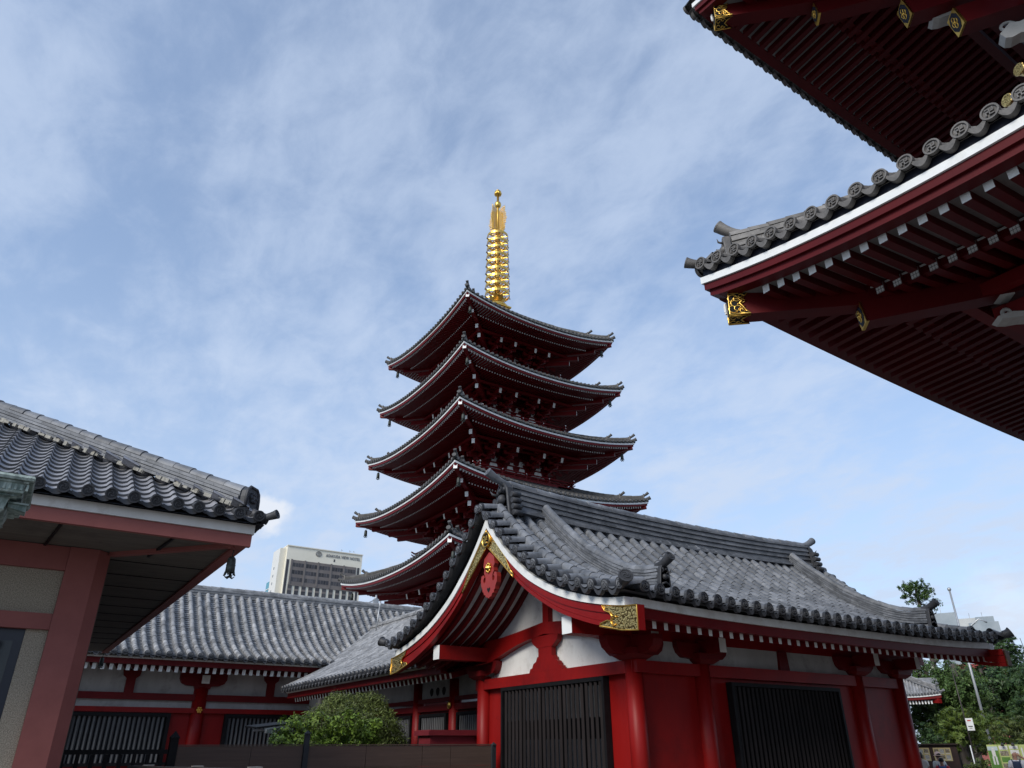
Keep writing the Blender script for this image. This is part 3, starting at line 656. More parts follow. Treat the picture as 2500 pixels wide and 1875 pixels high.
# --- walls: columns, lintels, plaster, lattice windows
CX = [11.99, 14.15, 20.34, 22.38]; CY = [13.27, 19.83]
t = MB(); col0 = None
for x in CX:
    for y in CY:
        if y > 15 and x > 12: continue
        t = MB(); t.tube([(x, y, ZG), (x, y, 1.9)], .205, 20, 0); hb(t, 'column', [RED])
t = MB(); t.tube([(22.38, 19.83, ZG), (22.38, 19.83, 1.9)], .205, 20, 0); hb(t, 'column', [RED])
t = MB(); t.box(11.82, 22.55, 13.14, 13.42, 1.49, 1.76); hb(t, 'lintel', [RED])
t = MB(); t.box(11.85, 12.14, 13.0, 20.1, 1.49, 1.765); hb(t, 'lintel', [RED])
t = MB(); t.box(12.05, 22.3, 13.30, 13.36, ZG, 1.487); t.box(12.05, 22.3, 19.7, 19.8, ZG, 2.3); t.box(22.30, 22.36, 13.4, 19.7, ZG, 3); t.box(12.05, 12.09, 13.4, 19.7, ZG, 1.487); hb(t, 'boarded_wall', [RED])
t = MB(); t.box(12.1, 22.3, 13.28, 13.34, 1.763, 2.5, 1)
t.prism([(12.06, 13.35, 1.768), (12.06, 19.75, 1.768), (12.06, 19.75, 2.9), (12.06, YC, 5.1), (12.06, 13.35, 2.9)], (.06, 0, 0)); hb(t, 'plaster_wall', [PLASTER, PLASTER_SHADE])
def lattice(axis, a0, a1, z1, face, nslat, double):
    """slatted window: dark frame, square bars set cornerwise, pale boards behind"""
    n = -1; t = MB(); P = (lambda a, dpt, z: (a, face+dpt, z)) if axis == 'x' else (lambda a, dpt, z: (face+dpt, a, z))
    def bx(a, b, d0, d1, z0, z2, m): t.hexa([P(a, d0, z0), P(b, d0, z0), P(b, d1, z0), P(a, d1, z0), P(a, d0, z2), P(b, d0, z2), P(b, d1, z2), P(a, d1, z2)] if axis == 'x' else [P(b, d0, z0), P(a, d0, z0), P(a, d1, z0), P(b, d1, z0), P(b, d0, z2), P(a, d0, z2), P(a, d1, z2), P(b, d1, z2)], m, random.uniform(.3, .7))
    bx(a0+.004, a1-.004, .015, .022, ZG, z1-.004, 1)
    st = (a1-a0-.2)/nslat
    if double:
        for k in range(nslat):
            if k % 5 == 4: continue
            c = a0+.11+st*(k+.5); bx(c-st*.14, c+st*.10, -.035, .005, .62, z1-.17, 2); bx(c-st*.12, c+st*.08, -.035, .005, ZG, .16, 3)
    for k in range(nslat):
        c = a0+.1+st*(k+.5); w_ = st*.27; q = [(c-w_, -.10), (c, -.10-w_), (c+w_, -.10), (c, -.10+w_)]
        lo = [P(u, d, ZG) for u, d in q]; hi = [P(u, d, z1-.1) for u, d in q]; i = t.add(lo+hi); tt = random.uniform(.2, .8)
        for j in range(4):
            l = (j+1) % 4; t.face((i+j, i+l, i+4+l, i+4+j), 0, tt)
    lat = hb(t, 'lattice_window', [SLAT, BLACK, PAPER, SLAT_G])
    t = MB()
    bx(a0, a0+.08, -.165, .01, ZG, z1, 0); bx(a1-.08, a1, -.165, .01, ZG, z1, 0); bx(a0+.08, a1-.08, -.165, .01, z1-.09, z1, 0)
    hb(t, 'window_frame', [BLACK], lat)
lattice('y', 14.22, 18.72, 1.486, 12.02, 24, True)
lattice('x', 14.98, 19.30, 1.40, 13.26, 26, False)
# --- rainbow beam, frog-leg strut and brackets of the gable
t = MB(); bt = curve([(0, 3.0), (1.9, 2.84), (3.3, 2.80)]); bl = curve([(0, 2.70), (1.2, 2.56), (2.2, 2.34), (2.7, 2.22), (3.5, 2.20)])
Yb = lin(13.15, 19.95, 26); rows = []
for y in Yb:
    d = abs(y-YC); rows.append([(11.84, y, bl(d)), (11.84, y, bt(d)), (12.2, y, bt(d)), (12.2, y, bl(d)), (11.84, y, bl(d))])
t.grid(rows); t.poly(rows[0][:4]); t.poly(rows[-1][:4][::-1]); hb(t, 'rainbow_beam', [RED])
t = MB(); half = [(0, 1.768), (.74, 1.768), (.70, 1.86), (.60, 1.88), (.55, 1.98), (.42, 2.03), (.36, 2.14), (.30, 2.14), (.30, 2.36), (0, 2.36)]
t.prism([(11.86, YC+a, b) for a, b in half]+[(11.86, YC-a, b) for a, b in half[-2:0:-1]], (.14, 0, 0))
half = [(0, 2.362), (.34, 2.362), (.56, 2.50), (.62, 2.66), (0, 2.66)]; t.prism([(11.85, YC+a, b) for a, b in half]+[(11.85, YC-a, b) for a, b in half[-2:0:-1]], (.16, 0, 0)); hb(t, 'frog_leg_strut', [RED])
t = MB(); t.box(11.90, 12.055, YC-.13, YC+.13, 2.98, 4.6); hb(t, 'king_post', [RED])
def bracket(x, y, ax_, nose=True):
    t = MB(); f = (lambda a, b, z: (x+a, y+b, z)) if ax_ == 'x' else (lambda a, b, z: (x+b, y+a, z))
    n = t.add([f(a, b, z) for z, w_ in ((1.765, .22), (1.86, .34), (2.0, .34)) for a, b in ((-w_, -w_), (w_, -w_), (w_, w_), (-w_, w_))])
    for k in range(2):
        for j in range(4): l = (j+1) % 4; t.face((n+4*k+j, n+4*k+l, n+4*k+4+l, n+4*k+4+j), 0)
    t.face((n+8, n+9, n+10, n+11), 0)
    arm = [(-.86, 2.24), (-.86, 2.14), (-.80, 2.0), (-.66, 1.9), (-.36, 1.88), (.36, 1.88), (.66, 1.9), (.80, 2.0), (.86, 2.14), (.86, 2.24)]
    t.prism([f(a, -.14, z) for a, z in arm], V(f(0, .14, 0))-V(f(0, -.14, 0)), 0)
    if nose: t.box(x-.115, x+.115, y-.78, y-.1, 1.98, 2.30, 0); t.poly([(x-.115, y-.785, 1.98), (x+.115, y-.785, 1.98), (x+.115, y-.785, 2.30), (x-.115, y-.785, 2.30)], 1)
    hb(t, 'bracket', [RED_D, WHITE_OLD])
for x in CX: bracket(x, 13.27, 'x')
bracket(11.985, 19.83, 'y', False); bracket(11.98, 13.25, 'y', False)
t = MB(); t.hexa([(17.06, 13.2, 1.763), (17.44, 13.2, 1.763), (17.44, 13.35, 1.763), (17.06, 13.35, 1.763), (17.10, 13.2, 2.24), (17.40, 13.2, 2.24), (17.40, 13.35, 2.24), (17.10, 13.35, 2.24)]); hb(t, 'strut', [RED_D])
# small service box and cable at the left column head
t = MB(); t.box(11.78, 11.85, 19.05, 19.2, 1.80, 1.9); t.tube([(11.8, 19.2, 1.85), (11.76, 19.4, 1.82), (11.76, 19.5, 1.72), (11.78, 19.75, 1.80)], .012, 5); hb(t, 'junction_box', [BLACK])
UP_Z, UP_DZ = 14.35, .35
PALE_B = mat('grey_soffit_board', (.17, .165, .16), (.22, .215, .21), 2., .8)  # white boards greyed, shadow between the flying rafters put into the colour
NOSE = mat('grey_white_paint', (.36, .355, .34), (.44, .435, .42), 6., .7)
# ================================================================== great gate: corners of its two roofs
GS = 1.1
gate = thing('temple_gate', 'huge dark red two-storey temple gate seen from below its eave corners', 'temple gate', (16*GS, 0, 0))
def gb(mb, name, mats, parent=None): return mb.build(name, mats, parent or gate, GS)
def gate_roof(cx, cy, zm, dz, LX, LY, pitch, parts, inner, main, zB=.29, over=.0):
    """cx, cy = corner of the white eave board; sides: A faces -x, B faces +y"""
    ezA = lambda e: zm + dz*max(0, 1-e/5.5)**2.2
    ezB = lambda e: zm + zB + (dz-zB)*max(0, 1-e/11.)**2.0
    ez = ezA
    A = lambda al, q, z: (cx+q, cy-al, z); B = lambda al, q, z: (cx+al, cy-q, z)
    rt = MB(); ebs = MB(); sof = MB()
    def sl(al, q, ez=None):
        ez = ez or ezA; f = max(0, 1-q/5.); return zm + (ez(al)-zm)*f + pitch*q + .018*q*q
    for side, LL, nrm, sd in ((A, LY, (-1, 0, 0), (0, 1, 0)), (B, LX, (0, 1, 0), (1, 0, 0))):
        ez = ezA if side is A else ezB; ov = 0 if side is A else over
        n = int(LL/.35); als = [.12+.3505*k for k in range(n)]
        for k, al in enumerate(als):
            c = V(side(al, -.1-ov, ez(al)+.36-ov*.5)); nr = V(nrm)+V((0, 0, .02)); q1 = min(inner, al+.1)
            if k < 40:
                disc(rt, c, nr, .108, .06, 'manji' if side is A else 'plain', 1, 20, .6)
                if q1 > .3: row_tiles(rt, [side(al, q, sl(al, q, ez)+.36) for q in lin(-.06-ov, min(q1, 2.2), 4)], sd, .088, .42, 0, 7, over=200)
                else: row_tiles(rt, [side(al, -.06-ov, sl(al, 0, ez)+.36-ov*.3), side(al, .28, sl(al, .28, ez)+.36)], sd, .088, .42, 0, 7)
            if k < len(als)-1 and k < 40:
                a2 = als[k+1]; crescent(rt, V(side(al+.07, -.09-ov, ez(al)+.325-ov*.5)), V(side(a2-.07, -.09-ov, ez(a2)+.325-ov*.5)), .055, .10, .10, nrm, 1, 8, .4)
                pan_tiles(rt, [side(al+.06, q, sl(al, q, ez)+.34) for q in lin(-.08-ov, min(q1, 2.2), 3)], [side(a2-.06, q, sl(a2, q, ez)+.34) for q in lin(-.08-ov, min(q1, 2.2), 3)], .25, .05, 0, 4)
        for a0, a1 in zip(lin(0, LL, 30), lin(0, LL, 30)[1:]):
            rt.grid([[side(a0, min(inner, a0)*f, sl(a0, min(inner, a0)*f, ez)+.27) for f in lin(0, 1, 6)], [side(a1, min(inner, a1)*f, sl(a1, min(inner, a1)*f, ez)+.27) for f in lin(0, 1, 6)]], 0, .4)
            # soffit: boards above the rafters
            so_ = lambda al, q: side(al, q, zm+(ez(al)-zm)*max(0, 1-q/5.)-.245+.14*min(q, 1.8)+.20*max(0, q-1.8))
            a0 = max(a0, .33); a1 = max(a1, .34)
            for qa, qb, mm in ((.3, 1.75, 1), (1.75, inner, 0)):
                sof.grid([[so_(a0, min(a0, qa+(qb-qa)*f)) for f in lin(0, 1, 4)], [so_(a1, min(a1, qa+(qb-qa)*f)) for f in lin(0, 1, 4)]], mm, .5)
        S_ = lin(0, LL, 50)
        # profile coordinates: (inward, up)
        ins = (1, 0, 0) if side is A else (0, -1, 0)
        def strip(q0, q1, z0, z1, m):
            ebs.sweep([side(max(al, (q0+.001 if side is A else q1+.003)), q0, ez(al)) for al in S_], [(0, z0), (q1-q0, z0), (q1-q0, z1), (0, z1)], ins, m=m)
        strip(.0, .16, 0., .125, 0); strip(.045, .25, .127, .325, 2); strip(.035, .25, -.13, -.002, 1); strip(.09, .3, -.245, -.132, 1)
        strip(.0, .05, .325, .335, 2)
        # board between the two rafter tiers
        def so2(al, q): return zm+(ez(al)-zm)*max(0, 1-q/5.)-.245+.14*min(q, 1.8)+.20*max(0, q-1.8)
        S2 = lin(1.75, LL, 40); ebs.sweep([side(al, 1.72, so2(al, 1.72)) for al in S2], [(0, -.19), (.13, -.19), (.13, -.01), (0, -.01)], ins, m=1)
        ebs.sweep([side(al, 1.70, so2(al, 1.70)) for al in S2], [(0, -.065), (.03, -.065), (.03, -.04), (0, -.04)], ins, m=3)
    # hip ridge with its upturned end tiles
    H = lambda q, z: V((cx+q, cy-q, sl(q, q)+z)); dg = V((-1, 1, 0)); 
    sdv = V((1, 1, 0))
    ridge_stack(rt, [H(q, .36) for q in lin(.42, inner, 8)], sdv, .3, .40, 6, .12, .34, 0)
    oni(rt, H(.40, .30), dg, .42, .52, 1, scrolls=False)
    rt.box(cx+.3, cx+.5, cy-.5, cy-.3, zm+dz+.4, zm+dz+.95, 0, .9) if False else None
    tube_end(rt, H(.62, .80), dg, .08, 0, L=.46, rise=.24); tube_end(rt, H(.10, .38), dg, .07, 1, L=.34, rise=.08)
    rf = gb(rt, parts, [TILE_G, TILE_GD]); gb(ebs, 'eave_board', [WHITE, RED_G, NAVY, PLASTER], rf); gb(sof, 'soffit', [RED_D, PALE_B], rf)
    # rafters
    def rafter(side, al, tier):
        ez = ezA if side is A else ezB
        t = MB(); so2 = lambda q: zm+(ez(al)-zm)*max(0, 1-q/5.)-.247+.14*min(q, 1.8)+.20*max(0, q-1.8)
        lim = al-.12
        if tier == 0: q0, q1, w_, h_ = .34, min(1.72, lim), .118, .14
        else: q0, q1, w_, h_ = 1.62, min(inner, lim), .125, .175
        if q1-q0 < .12: return None
        prof = [(-w_/2, -h_), (w_/2, -h_), (w_/2, 0), (-w_/2, 0)]; dz_ = 0 if tier == 0 else -.075
        pts = [V(side(al, q, so2(q)+dz_)) for q in lin(q0, q1, 6)]
        t.sweep(pts, prof, (0, 1, 0) if side is A else (1, 0, 0), m=0, mf=1 if side is A else 0)
        if tier == 1 and side is A:      # wire net over the end
            c = pts[0]
            for k in range(4):
                o = -w_/2+w_*k/3; t.box(c.x-.014, c.x-.010, c.y+o-.0016, c.y+o+.0016, c.z-h_-.02, c.z+.01, 2); zz_ = c.z-h_*k/3; t.box(c.x-.014, c.x-.010, c.y-w_/2-.01, c.y+w_/2+.01, zz_-.0016, zz_+.0016, 2)
        return t
    tot = MB()
    for side, LL, keep in ((A, LY, main['A']), (B, LX, main['B'])):
        for k in range(int(LL/.275)-1):
            al = .98+.2745*k
            for tier in (0, 1):
                t = rafter(side, al, tier)
                if t is None: continue
                if k < keep[tier]: gb(t, 'rafter', [RED_G, WHITE, BLACK], rf)
                else: tot.merge(t)
    o = gb(tot, 'rafters', [RED_G, WHITE, BLACK], rf); stuff(o)
    return rf, ez, sl
lower, lez, lsl = gate_roof(8.30, 6.80, 6.37, .63, 15., 12., .50, 'lower_roof', 4.2, {'A': (16, 8), 'B': (34, 0)})
upper, uez, usl = gate_roof(9.25, 6.72, UP_Z, UP_DZ, 13., 9., .42, 'upper_roof', 4.2, {'A': (4, 0), 'B': (36, 0)}, .05, .16)
def hip(cx, cy, ezc, off0, z0, off1, z1, w_, h_, cap, parent, name='hip_beam'):
    p = V((cx+off0, cy-off0, z0)); q = V((cx+off1, cy-off1, z1)); t = MB(); t.beam(p, q, w_, h_, 0); o = gb(t, name, [RED_G], parent)
    d = (q-p).normalized(); sd = d.cross(V((0, 0, 1))).normalized(); up = sd.cross(d)
    if cap:
        t = MB(); a = p-d*.006; n = cap
        for s_ in (-1, 1):        # side plates with a scalloped inner edge
            c = a+sd*s_*(w_/2+.006)
            pl = [c-up*h_/2, c-up*h_/2+d*n*1.25, c-up*h_*.3+d*n*.95, c-up*h_*.12+d*n*.8, c+d*n*.62, c+up*h_*.12+d*n*.8, c+up*h_*.3+d*n*.95, c+up*h_/2+d*n*1.25, c+up*h_/2]
            t.prism(pl, sd*s_*.008, 2); o_ = sd*s_*.010; t.tube([q+o_ for q in pl+[pl[0]]], .014, 5, 1, caps=False)
            for f0, g0, r0, sg in ((.22, .22, .10, 1), (.22, -.22, .10, -1), (.48, .25, .07, -1), (.48, -.25, .07, 1), (.40, 0, .11, 1), (.75, .33, .05, 1), (.75, -.33, .05, -1)):
                cc = c+o_+d*n*f0+up*h_*g0; t.tube([cc+(d*math.cos(q*sg)+up*math.sin(q*sg))*r0*(1-q/9) for q in lin(0, 6.5, 14)], .011, 4, 1)
                t.tube([cc+d*r0, cc+d*(r0+.06)+up*.05*sg], .009, 4, 1)
        c = a-up*(h_/2+.008); pl = [c-sd*w_/2, c-sd*w_/2+d*n*1.25, c-sd*w_*.2+d*n*.85, c+d*n*.7, c+sd*w_*.2+d*n*.85, c+sd*w_/2+d*n*1.25, c+sd*w_/2]; t.prism(pl, up*-.008, 2); t.tube([q-up*.01 for q in pl+[pl[0]]], .014, 5, 1, caps=False)
        for f0, g0, r0, sg in ((.25, .2, .07, 1), (.25, -.2, .07, -1), (.55, .28, .05, 1), (.55, -.28, .05, -1)):
            cc = c-up*.01+d*n*f0+sd*w_*g0; t.tube([cc+(d*math.cos(q*sg)+sd*math.sin(q*sg))*r0*(1-q/9) for q in lin(0, 6.5, 12)], .010, 4, 1)
        face = [a-sd*w_/2-up*h_/2, a+sd*w_/2-up*h_/2, a+sd*w_/2+up*h_/2, a-sd*w_/2+up*h_/2]; t.prism(face, d*.004, 1)
        hx = [a-d*.004+sd*u*w_*.42+up*v*h_*.42 for u, v in ((-1, -.55), (-.5, -1), (.5, -1), (1, -.55), (1, .55), (.5, 1), (-.5, 1), (-1, .55))]; t.prism(hx, -d*.003, 2)
        t.box(*(sorted((a.x-.05, a.x-.01))), *(sorted((a.y+.01, a.y+.05))), a.z-.06, a.z+.06, 3); t.box(a.x-.045, a.x-.012, a.y+.012, a.y+.045, a.z-.1, a.z+.1, 3)
        gb(t, 'gilt_cap', [GOLDW_G, GOLD, BLACK, PLASTER], o)
    return o
def plate(p, d, w_, h_, parent):
    """gilt-edged dark end plate with a knot crest"""
    d = V(d).normalized(); sd = d.cross(V((0, 0, 1))).normalized(); up = sd.cross(d); a = V(p)-d*.008; t = MB()
    face = [a+sd*u*w_/2+up*v*h_/2 for u, v in ((-1, -1), (1, -1), (1, 1), (-1, 1))]; t.prism(face, d*.05, 0)
    hx = [a-d*.004+sd*u*w_*.44+up*v*h_*.44 for u, v in ((-1, -.4), (-.45, -1), (.45, -1), (1, -.4), (1, .4), (.45, 1), (-.45, 1), (-1, .4))]; t.prism(hx, -d*.003, 1)
    for u, v in ((0, .16), (0, -.16), (.14, 0), (-.14, 0)):
        c = a-d*.012+sd*u*w_+up*v*h_; t.tube([c+sd*.13*w_*math.cos(q)+up*.12*h_*math.sin(q) for q in lin(0, 2*PI, 10)], .010, 5, 0, caps=False)
    t.ball(a-d*.01, .04, 6, 0); return gb(t, 'gilt_end_plate', [GOLD, NAVY], parent)
LC = (8.30, 6.80)
hip(*LC, 0, .27, 6.45, 2.2, 6.36, .28, .40, .26, lower); hb2 = hip(*LC, 0, 1.66, 6.05, 4.4, 6.5, .30, .36, 0, lower)
plate((8.30+1.66, 6.80-1.66, 6.05), (1, -1, .16), .30, .36, hb2)
UC = (9.25, 6.72)
hip(*UC, 0, .30, UP_Z-.10, 2.3, UP_Z-.14, .30, .42, .28, upper); ub = hip(*UC, 0, 1.72, UP_Z-.55, 4.4, UP_Z-.1, .3, .36, 0, upper); plate((UC[0]+1.72, UC[1]-1.72, UP_Z-.55), (1, -1, .16), .3, .36, ub)
# --- upper and lower storeys with their corner bracket beams
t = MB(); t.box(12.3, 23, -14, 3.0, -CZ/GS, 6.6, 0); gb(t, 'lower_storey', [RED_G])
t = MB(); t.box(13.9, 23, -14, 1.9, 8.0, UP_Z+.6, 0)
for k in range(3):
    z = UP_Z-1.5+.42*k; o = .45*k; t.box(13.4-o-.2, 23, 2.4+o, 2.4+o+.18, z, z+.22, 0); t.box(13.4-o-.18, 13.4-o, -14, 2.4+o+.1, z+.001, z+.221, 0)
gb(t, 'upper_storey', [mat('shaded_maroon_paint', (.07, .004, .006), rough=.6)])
t = MB()
for k in range(4):
    z = 5.2+.3*k; o = .35*k; t.box(12.3-o-.2, 23, 3.0+o, 3.0+o+.18, z, z+.2, 0); t.box(12.3-o-.18, 12.3-o, -14, 3.0+o+.1, z+.001, z+.201, 0)
gb(t, 'bracket_complex', [RED_D])
for x, y, z, L_ in ((11.93, 3.77, 13.12, 2.), (12.51, 3.19, 12.63, 2.)):
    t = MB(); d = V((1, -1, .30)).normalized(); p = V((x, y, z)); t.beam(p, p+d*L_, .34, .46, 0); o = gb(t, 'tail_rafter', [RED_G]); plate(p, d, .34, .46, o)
def carved_nose(p, d, L_, h_, curl):
    """white carved beam nose with a curl on top"""
    d = V(d).normalized(); sd = d.cross(V((0, 0, 1))).normalized(); up = V((0, 0, 1)); t = MB(); p = V(p)
    pl = [p+d*L_, p+d*L_*.75-up*h_*.12, p+d*L_*.5-up*h_*.02, p+d*L_*.2-up*h_*.16, p-up*h_*.05, p-d*.06+up*h_*.35, p+d*.08+up*h_*.75, p+d*L_*.3+up*h_*.95, p+d*L_*.6+up*h_*.8, p+d*L_+up*h_*.9]
    t.prism([q-sd*.13 for q in pl], sd*.26, 0)
    t.tube([p+d*.12+up*(h_*.9)+d*curl*(1-f)*math.cos(f*7)+up*(curl*(1-f)*math.sin(f*7)+.05) for f in lin(0, .9, 14)], .03, 6, 0)
    return t
for p, d, L_, h_, c in (((11.14, 3.96, 6.13), (1, -1, -.1), .5, .24, .11), ((11.3, 3.8, 5.70), (1, -1, 0), .55, .10, .08), ((13.1, 2.75, 12.0), (.6, -1, 0), .5, .34, .15), ((12.5, 3.55, 12.98), (.8, -1, 0), .5, .16, .05)):
    gb(carved_nose(p, d, L_, h_, c), 'carved_nose', [NOSE])
for p, d in (((12.72, 2.98, 10.45), (1, -.5, 0)), ((13.0, 2.7, 11.15), (1, -.5, 0))):
    t = MB(); d = V(d).normalized(); t.tube([V(p), V(p)+d*1.2], .10, 12, 0); o = gb(t, 'rail_end', [RED_G]); t = MB(); t.lathe(V(p)-d*.02, [(.115, 0), (.125, .02), (.11, .05), (.11, .24), (.12, .26)], 14, 0, axis=d); gb(t, 'gilt_cap', [GOLDW_G], o)
# ================================================================== long hall behind (ridge along x) and the connecting wing (ridge along y)
lh = thing('long_hall', 'long low red hall with grey tiled roof and black lattice windows behind the fence', 'temple hall', (9, 38, 0))
def wb(mb, name, mats, parent, S=1., bevel=0): return mb.build(name, mats, parent, S)
LX0, LX1, LY0 = -3.0, 21., 33.0
lz = curve([(0, 3.30), (1.2, 3.72), (2.6, 4.52), (3.8, 5.5), (5.0, 6.62)])     # roof surface, distance from the eave
t = MB(); pit = .3945; xs = [LX0+pit*k for k in range(int((LX1-LX0)/pit))]
for i, x in enumerate(xs):
    row_tiles(t, [(x, LY0-.28+d, lz(d)+.02) for d in lin(0, 4.9, 10)], (1, 0, 0), .098, .36, 0, 6)
    disc(t, (x, LY0-.30, lz(0)+.03), (0, -1, .05), .112, .07, 'tomoe', 1, 14, .4)
    if i < len(xs)-1:
        x2 = xs[i+1]; pan_tiles(t, [(x+.05, LY0-.26+d, lz(d)-.03) for d in lin(0, 4.9, 10)], [(x2-.05, LY0-.26+d, lz(d)-.03) for d in lin(0, 4.9, 10)], .155, .05, 0, 4, .035)
        crescent(t, (x+.08, LY0-.28, lz(0)-.0), (x2-.08, LY0-.28, lz(0)-.0), .08, .08, .1, (0, -1, 0), 1, 5)
t.grid([[(x, LY0-.1+d, lz(d)-.12) for x in (LX0, LX1)] for d in lin(0, 4.9, 8)], 0, .2)
t.grid([[(x, 38+d, 6.5-.62*d) for x in (LX0, LX1)] for d in (0, 5.2)], 0, .4)
lroof = wb(t, 'roof', [TILE_L, TILE_D], lh)
t = MB(); ridge_stack(t, [(x, 37.9, 6.50) for x in lin(LX0, LX1, 20)], (0, 1, 0), .42, .38, 6, .11, .4, 0); wb(t, 'ridge', [TILE_L], lroof)
t = MB(); t.box(LX0, LX1, LY0, LY0+.2, 3.13, 3.24, 0); t.box(LX0, LX1, LY0+.08, LY0+.25, 2.93, 3.127, 1); t.box(LX0, LX1, LY0+.06, LY0+.2, 3.243, 3.34, 2); wb(t, 'eave_board', [WHITE_OLD, RED_D, BLACK], lh)
t = MB(); t.poly([(LX0, LY0+.1, 2.98), (LX1, LY0+.1, 2.98), (LX1, 36, 3.7), (LX0, 36, 3.7)]); wb(t, 'soffit', [RED_D], lh)
first = None
for k in range(44):
    x = .16+.2945*k
    if first is None:
        t = MB(); t.beam((x, LY0+.36, 2.82), (x, 35.4, 3.28), .135, .21, 0, 1); first = wb(t, 'rafter', [RED_D, WHITE], lh)
    else: copy_part(first, lh, (.2945*k, 0, 0))
cols = [1.45, 7.2, 12.95]
for x in cols:
    t = MB(); t.tube([(x, 35.15, -CZ), (x, 35.15, 2.3)], .29, 16); wb(t, 'column', [RED], lh)
    t = MB(); n_ = [(-.95, 2.86), (-.95, 2.62), (-.86, 2.45), (-.66, 2.36), (-.34, 2.34), (-.30, 2.24), (.30, 2.24), (.34, 2.34), (.66, 2.36), (.86, 2.45), (.95, 2.62), (.95, 2.86)]
    t.prism([(x+a, 34.9, z) for a, z in n_], (0, .25, 0), 0); t.box(x-.16, x+.16, 34.55, 34.9, 2.42, 2.75, 0); t.poly([(x-.16, 34.545, 2.42), (x+.16, 34.545, 2.42), (x+.16, 34.545, 2.75), (x-.16, 34.545, 2.75)], 1); wb(t, 'bracket', [RED_D, WHITE_OLD], lh)
    t = MB(); c = V((x, 34.84, 1.42)); t.lathe(c, [(.03, .09), (.06, .05), (.07, 0)], 10, 0, axis=(0, -1, 0))
    for k in range(6): t.ball(c+V((math.cos(k*PI/3)*.085, -.02, math.sin(k*PI/3)*.085)), .05, 6)
    wb(t, 'gilt_rosette', [GOLD], lh)
for x in (4.4, 10.1, 15.8):
    t = MB(); pl = [(-.17, 2.01), (.17, 2.01), (.17, 2.55), (.30, 2.66), (.34, 2.86), (-.34, 2.86), (-.30, 2.66), (-.17, 2.55)]; t.prism([(x+a, 35.0, z) for a, z in pl], (0, .15, 0)); wb(t, 'strut', [RED_D], lh)
t = MB(); t.box(LX0, LX1, 35.16, 35.3, 1.3, 3.2); wb(t, 'plaster_wall', [PLASTER_SHADE], lh)
for z0, z1, y in ((1.765, 2.02, 34.98), (1.30, 1.49, 34.92)):
    t = MB(); t.box(LX0, LX1, y, 35.2, z0, z1); wb(t, 'beam', [RED_D if z0 > 1.5 else RED], lh)
t = MB(); t.box(LX0, LX1, 35.14, 35.28, -CZ, 1.297); wb(t, 'boarded_wall', [RED], lh)
t = MB(); t.box(LX0, LX1, 34.95, 35.1, -.62, -.5, 0); t.box(LX0, LX1, 34.97, 35.1, -.92, -.82, 1); wb(t, 'sill', [BLACK, BLACK], lh)
def slats_x(x0, x1, z0, z1, y, n, parent, S=1.):
    t = MB(); t.box(x0, x1, y+.10, y+.12, z0, z1, 1); st = (x1-x0-.3)/n
    for k in range(n):
        c = x0+.15+st*(k+.5); w_ = st*.33; q = [(c-w_, y+.05), (c, y-.06), (c+w_, y+.05)]; tt = random.uniform(.2, .8)
        i = t.add([(a, b, z0) for a, b in q]+[(a, b, z1-.12) for a, b in q])
        for j in range(3): l = (j+1) % 3; t.face((i+j, i+l, i+3+l, i+3+j), 0, tt)
    o = t.build('lattice_window', [SLAT_G, BLACK], parent, S); t = MB()
    t.box(x0, x0+.14, y-.1, y+.09, z0, z1); t.box(x1-.14, x1, y-.1, y+.09, z0, z1); t.box(x0+.14, x1-.14, y-.1, y+.09, z1-.14, z1); t.build('window_frame', [BLACK], o, S); return o
for x0, x1 in ((2.45, 6.15), (8.3, 11.9), (-2.6, .4)): slats_x(x0, x1, -.5, 1.28, 35.0, 19, lh)

wg = thing('connecting_wing', 'short red wing with steep grey roof joining the two halls behind the round bush', 'temple hall', (14, 26, 0))
wz = curve([(0, 2.20), (1., 2.66), (2.2, 3.34), (3.6, 4.25), (5., 5.22)])
t = MB(); ys = [19.45+.352*k for k in range(47)]
def wrow(y): d0 = 0 if y < 33.1 else 1.4+(y-33.1)*1.3; return [(9.95+d, y, wz(d)) for d in lin(d0, 4.95, 8)]
for i, y in enumerate(ys):
    if 1.4+(y-33.1)*1.3 > 4.6: continue
    R_ = wrow(y); row_tiles(t, [V(p)+V((0, 0, .02)) for p in R_], (0, 1, 0), .092, .34, 0, 6)
    if y < 33.1: disc(t, (9.93, y, wz(0)+.03), (-1, 0, .05), .108, .07, 'tomoe', 1, 14, .4)
    if i < len(ys)-1 and ys[i+1] < 33.1:
        y2 = ys[i+1]; pan_tiles(t, [(p[0], y+.05, p[2]-.03) for p in R_], [(p[0], y2-.05, p[2]-.03) for p in wrow(y2)], .16, .05, 0, 4, .03); crescent(t, (9.95, y+.08, wz(0)), (9.95, y2-.08, wz(0)), .07, .08, .1, (-1, 0, 0), 1, 5)
    elif y > 33: t.poly([(R_[0][0], y-.2, R_[0][2]-.06), (R_[-1][0], y-.2, R_[-1][2]-.06), (R_[-1][0], y+.2, R_[-1][2]-.06), (R_[0][0], y+.2, R_[0][2]-.06)], 0, .3)
t.grid([[(10.0+d, y, wz(d)-.12) for y in (19.4, 33.1)] for d in lin(0, 5, 8)], 0, .2); t.grid([[(15+d, y, 5.15-.6*d) for y in (19.4, 35)] for d in (0, 3)], 0, .4)
wroof = wb(t, 'roof', [TILE_L, TILE_D], wg)
t = MB(); ridge_stack(t, [(15.0, y, 5.08) for y in lin(19.4, 35.6, 14)], (1, 0, 0), .40, .36, 6, .10, .4, 0); wb(t, 'ridge', [TILE_L], wroof)
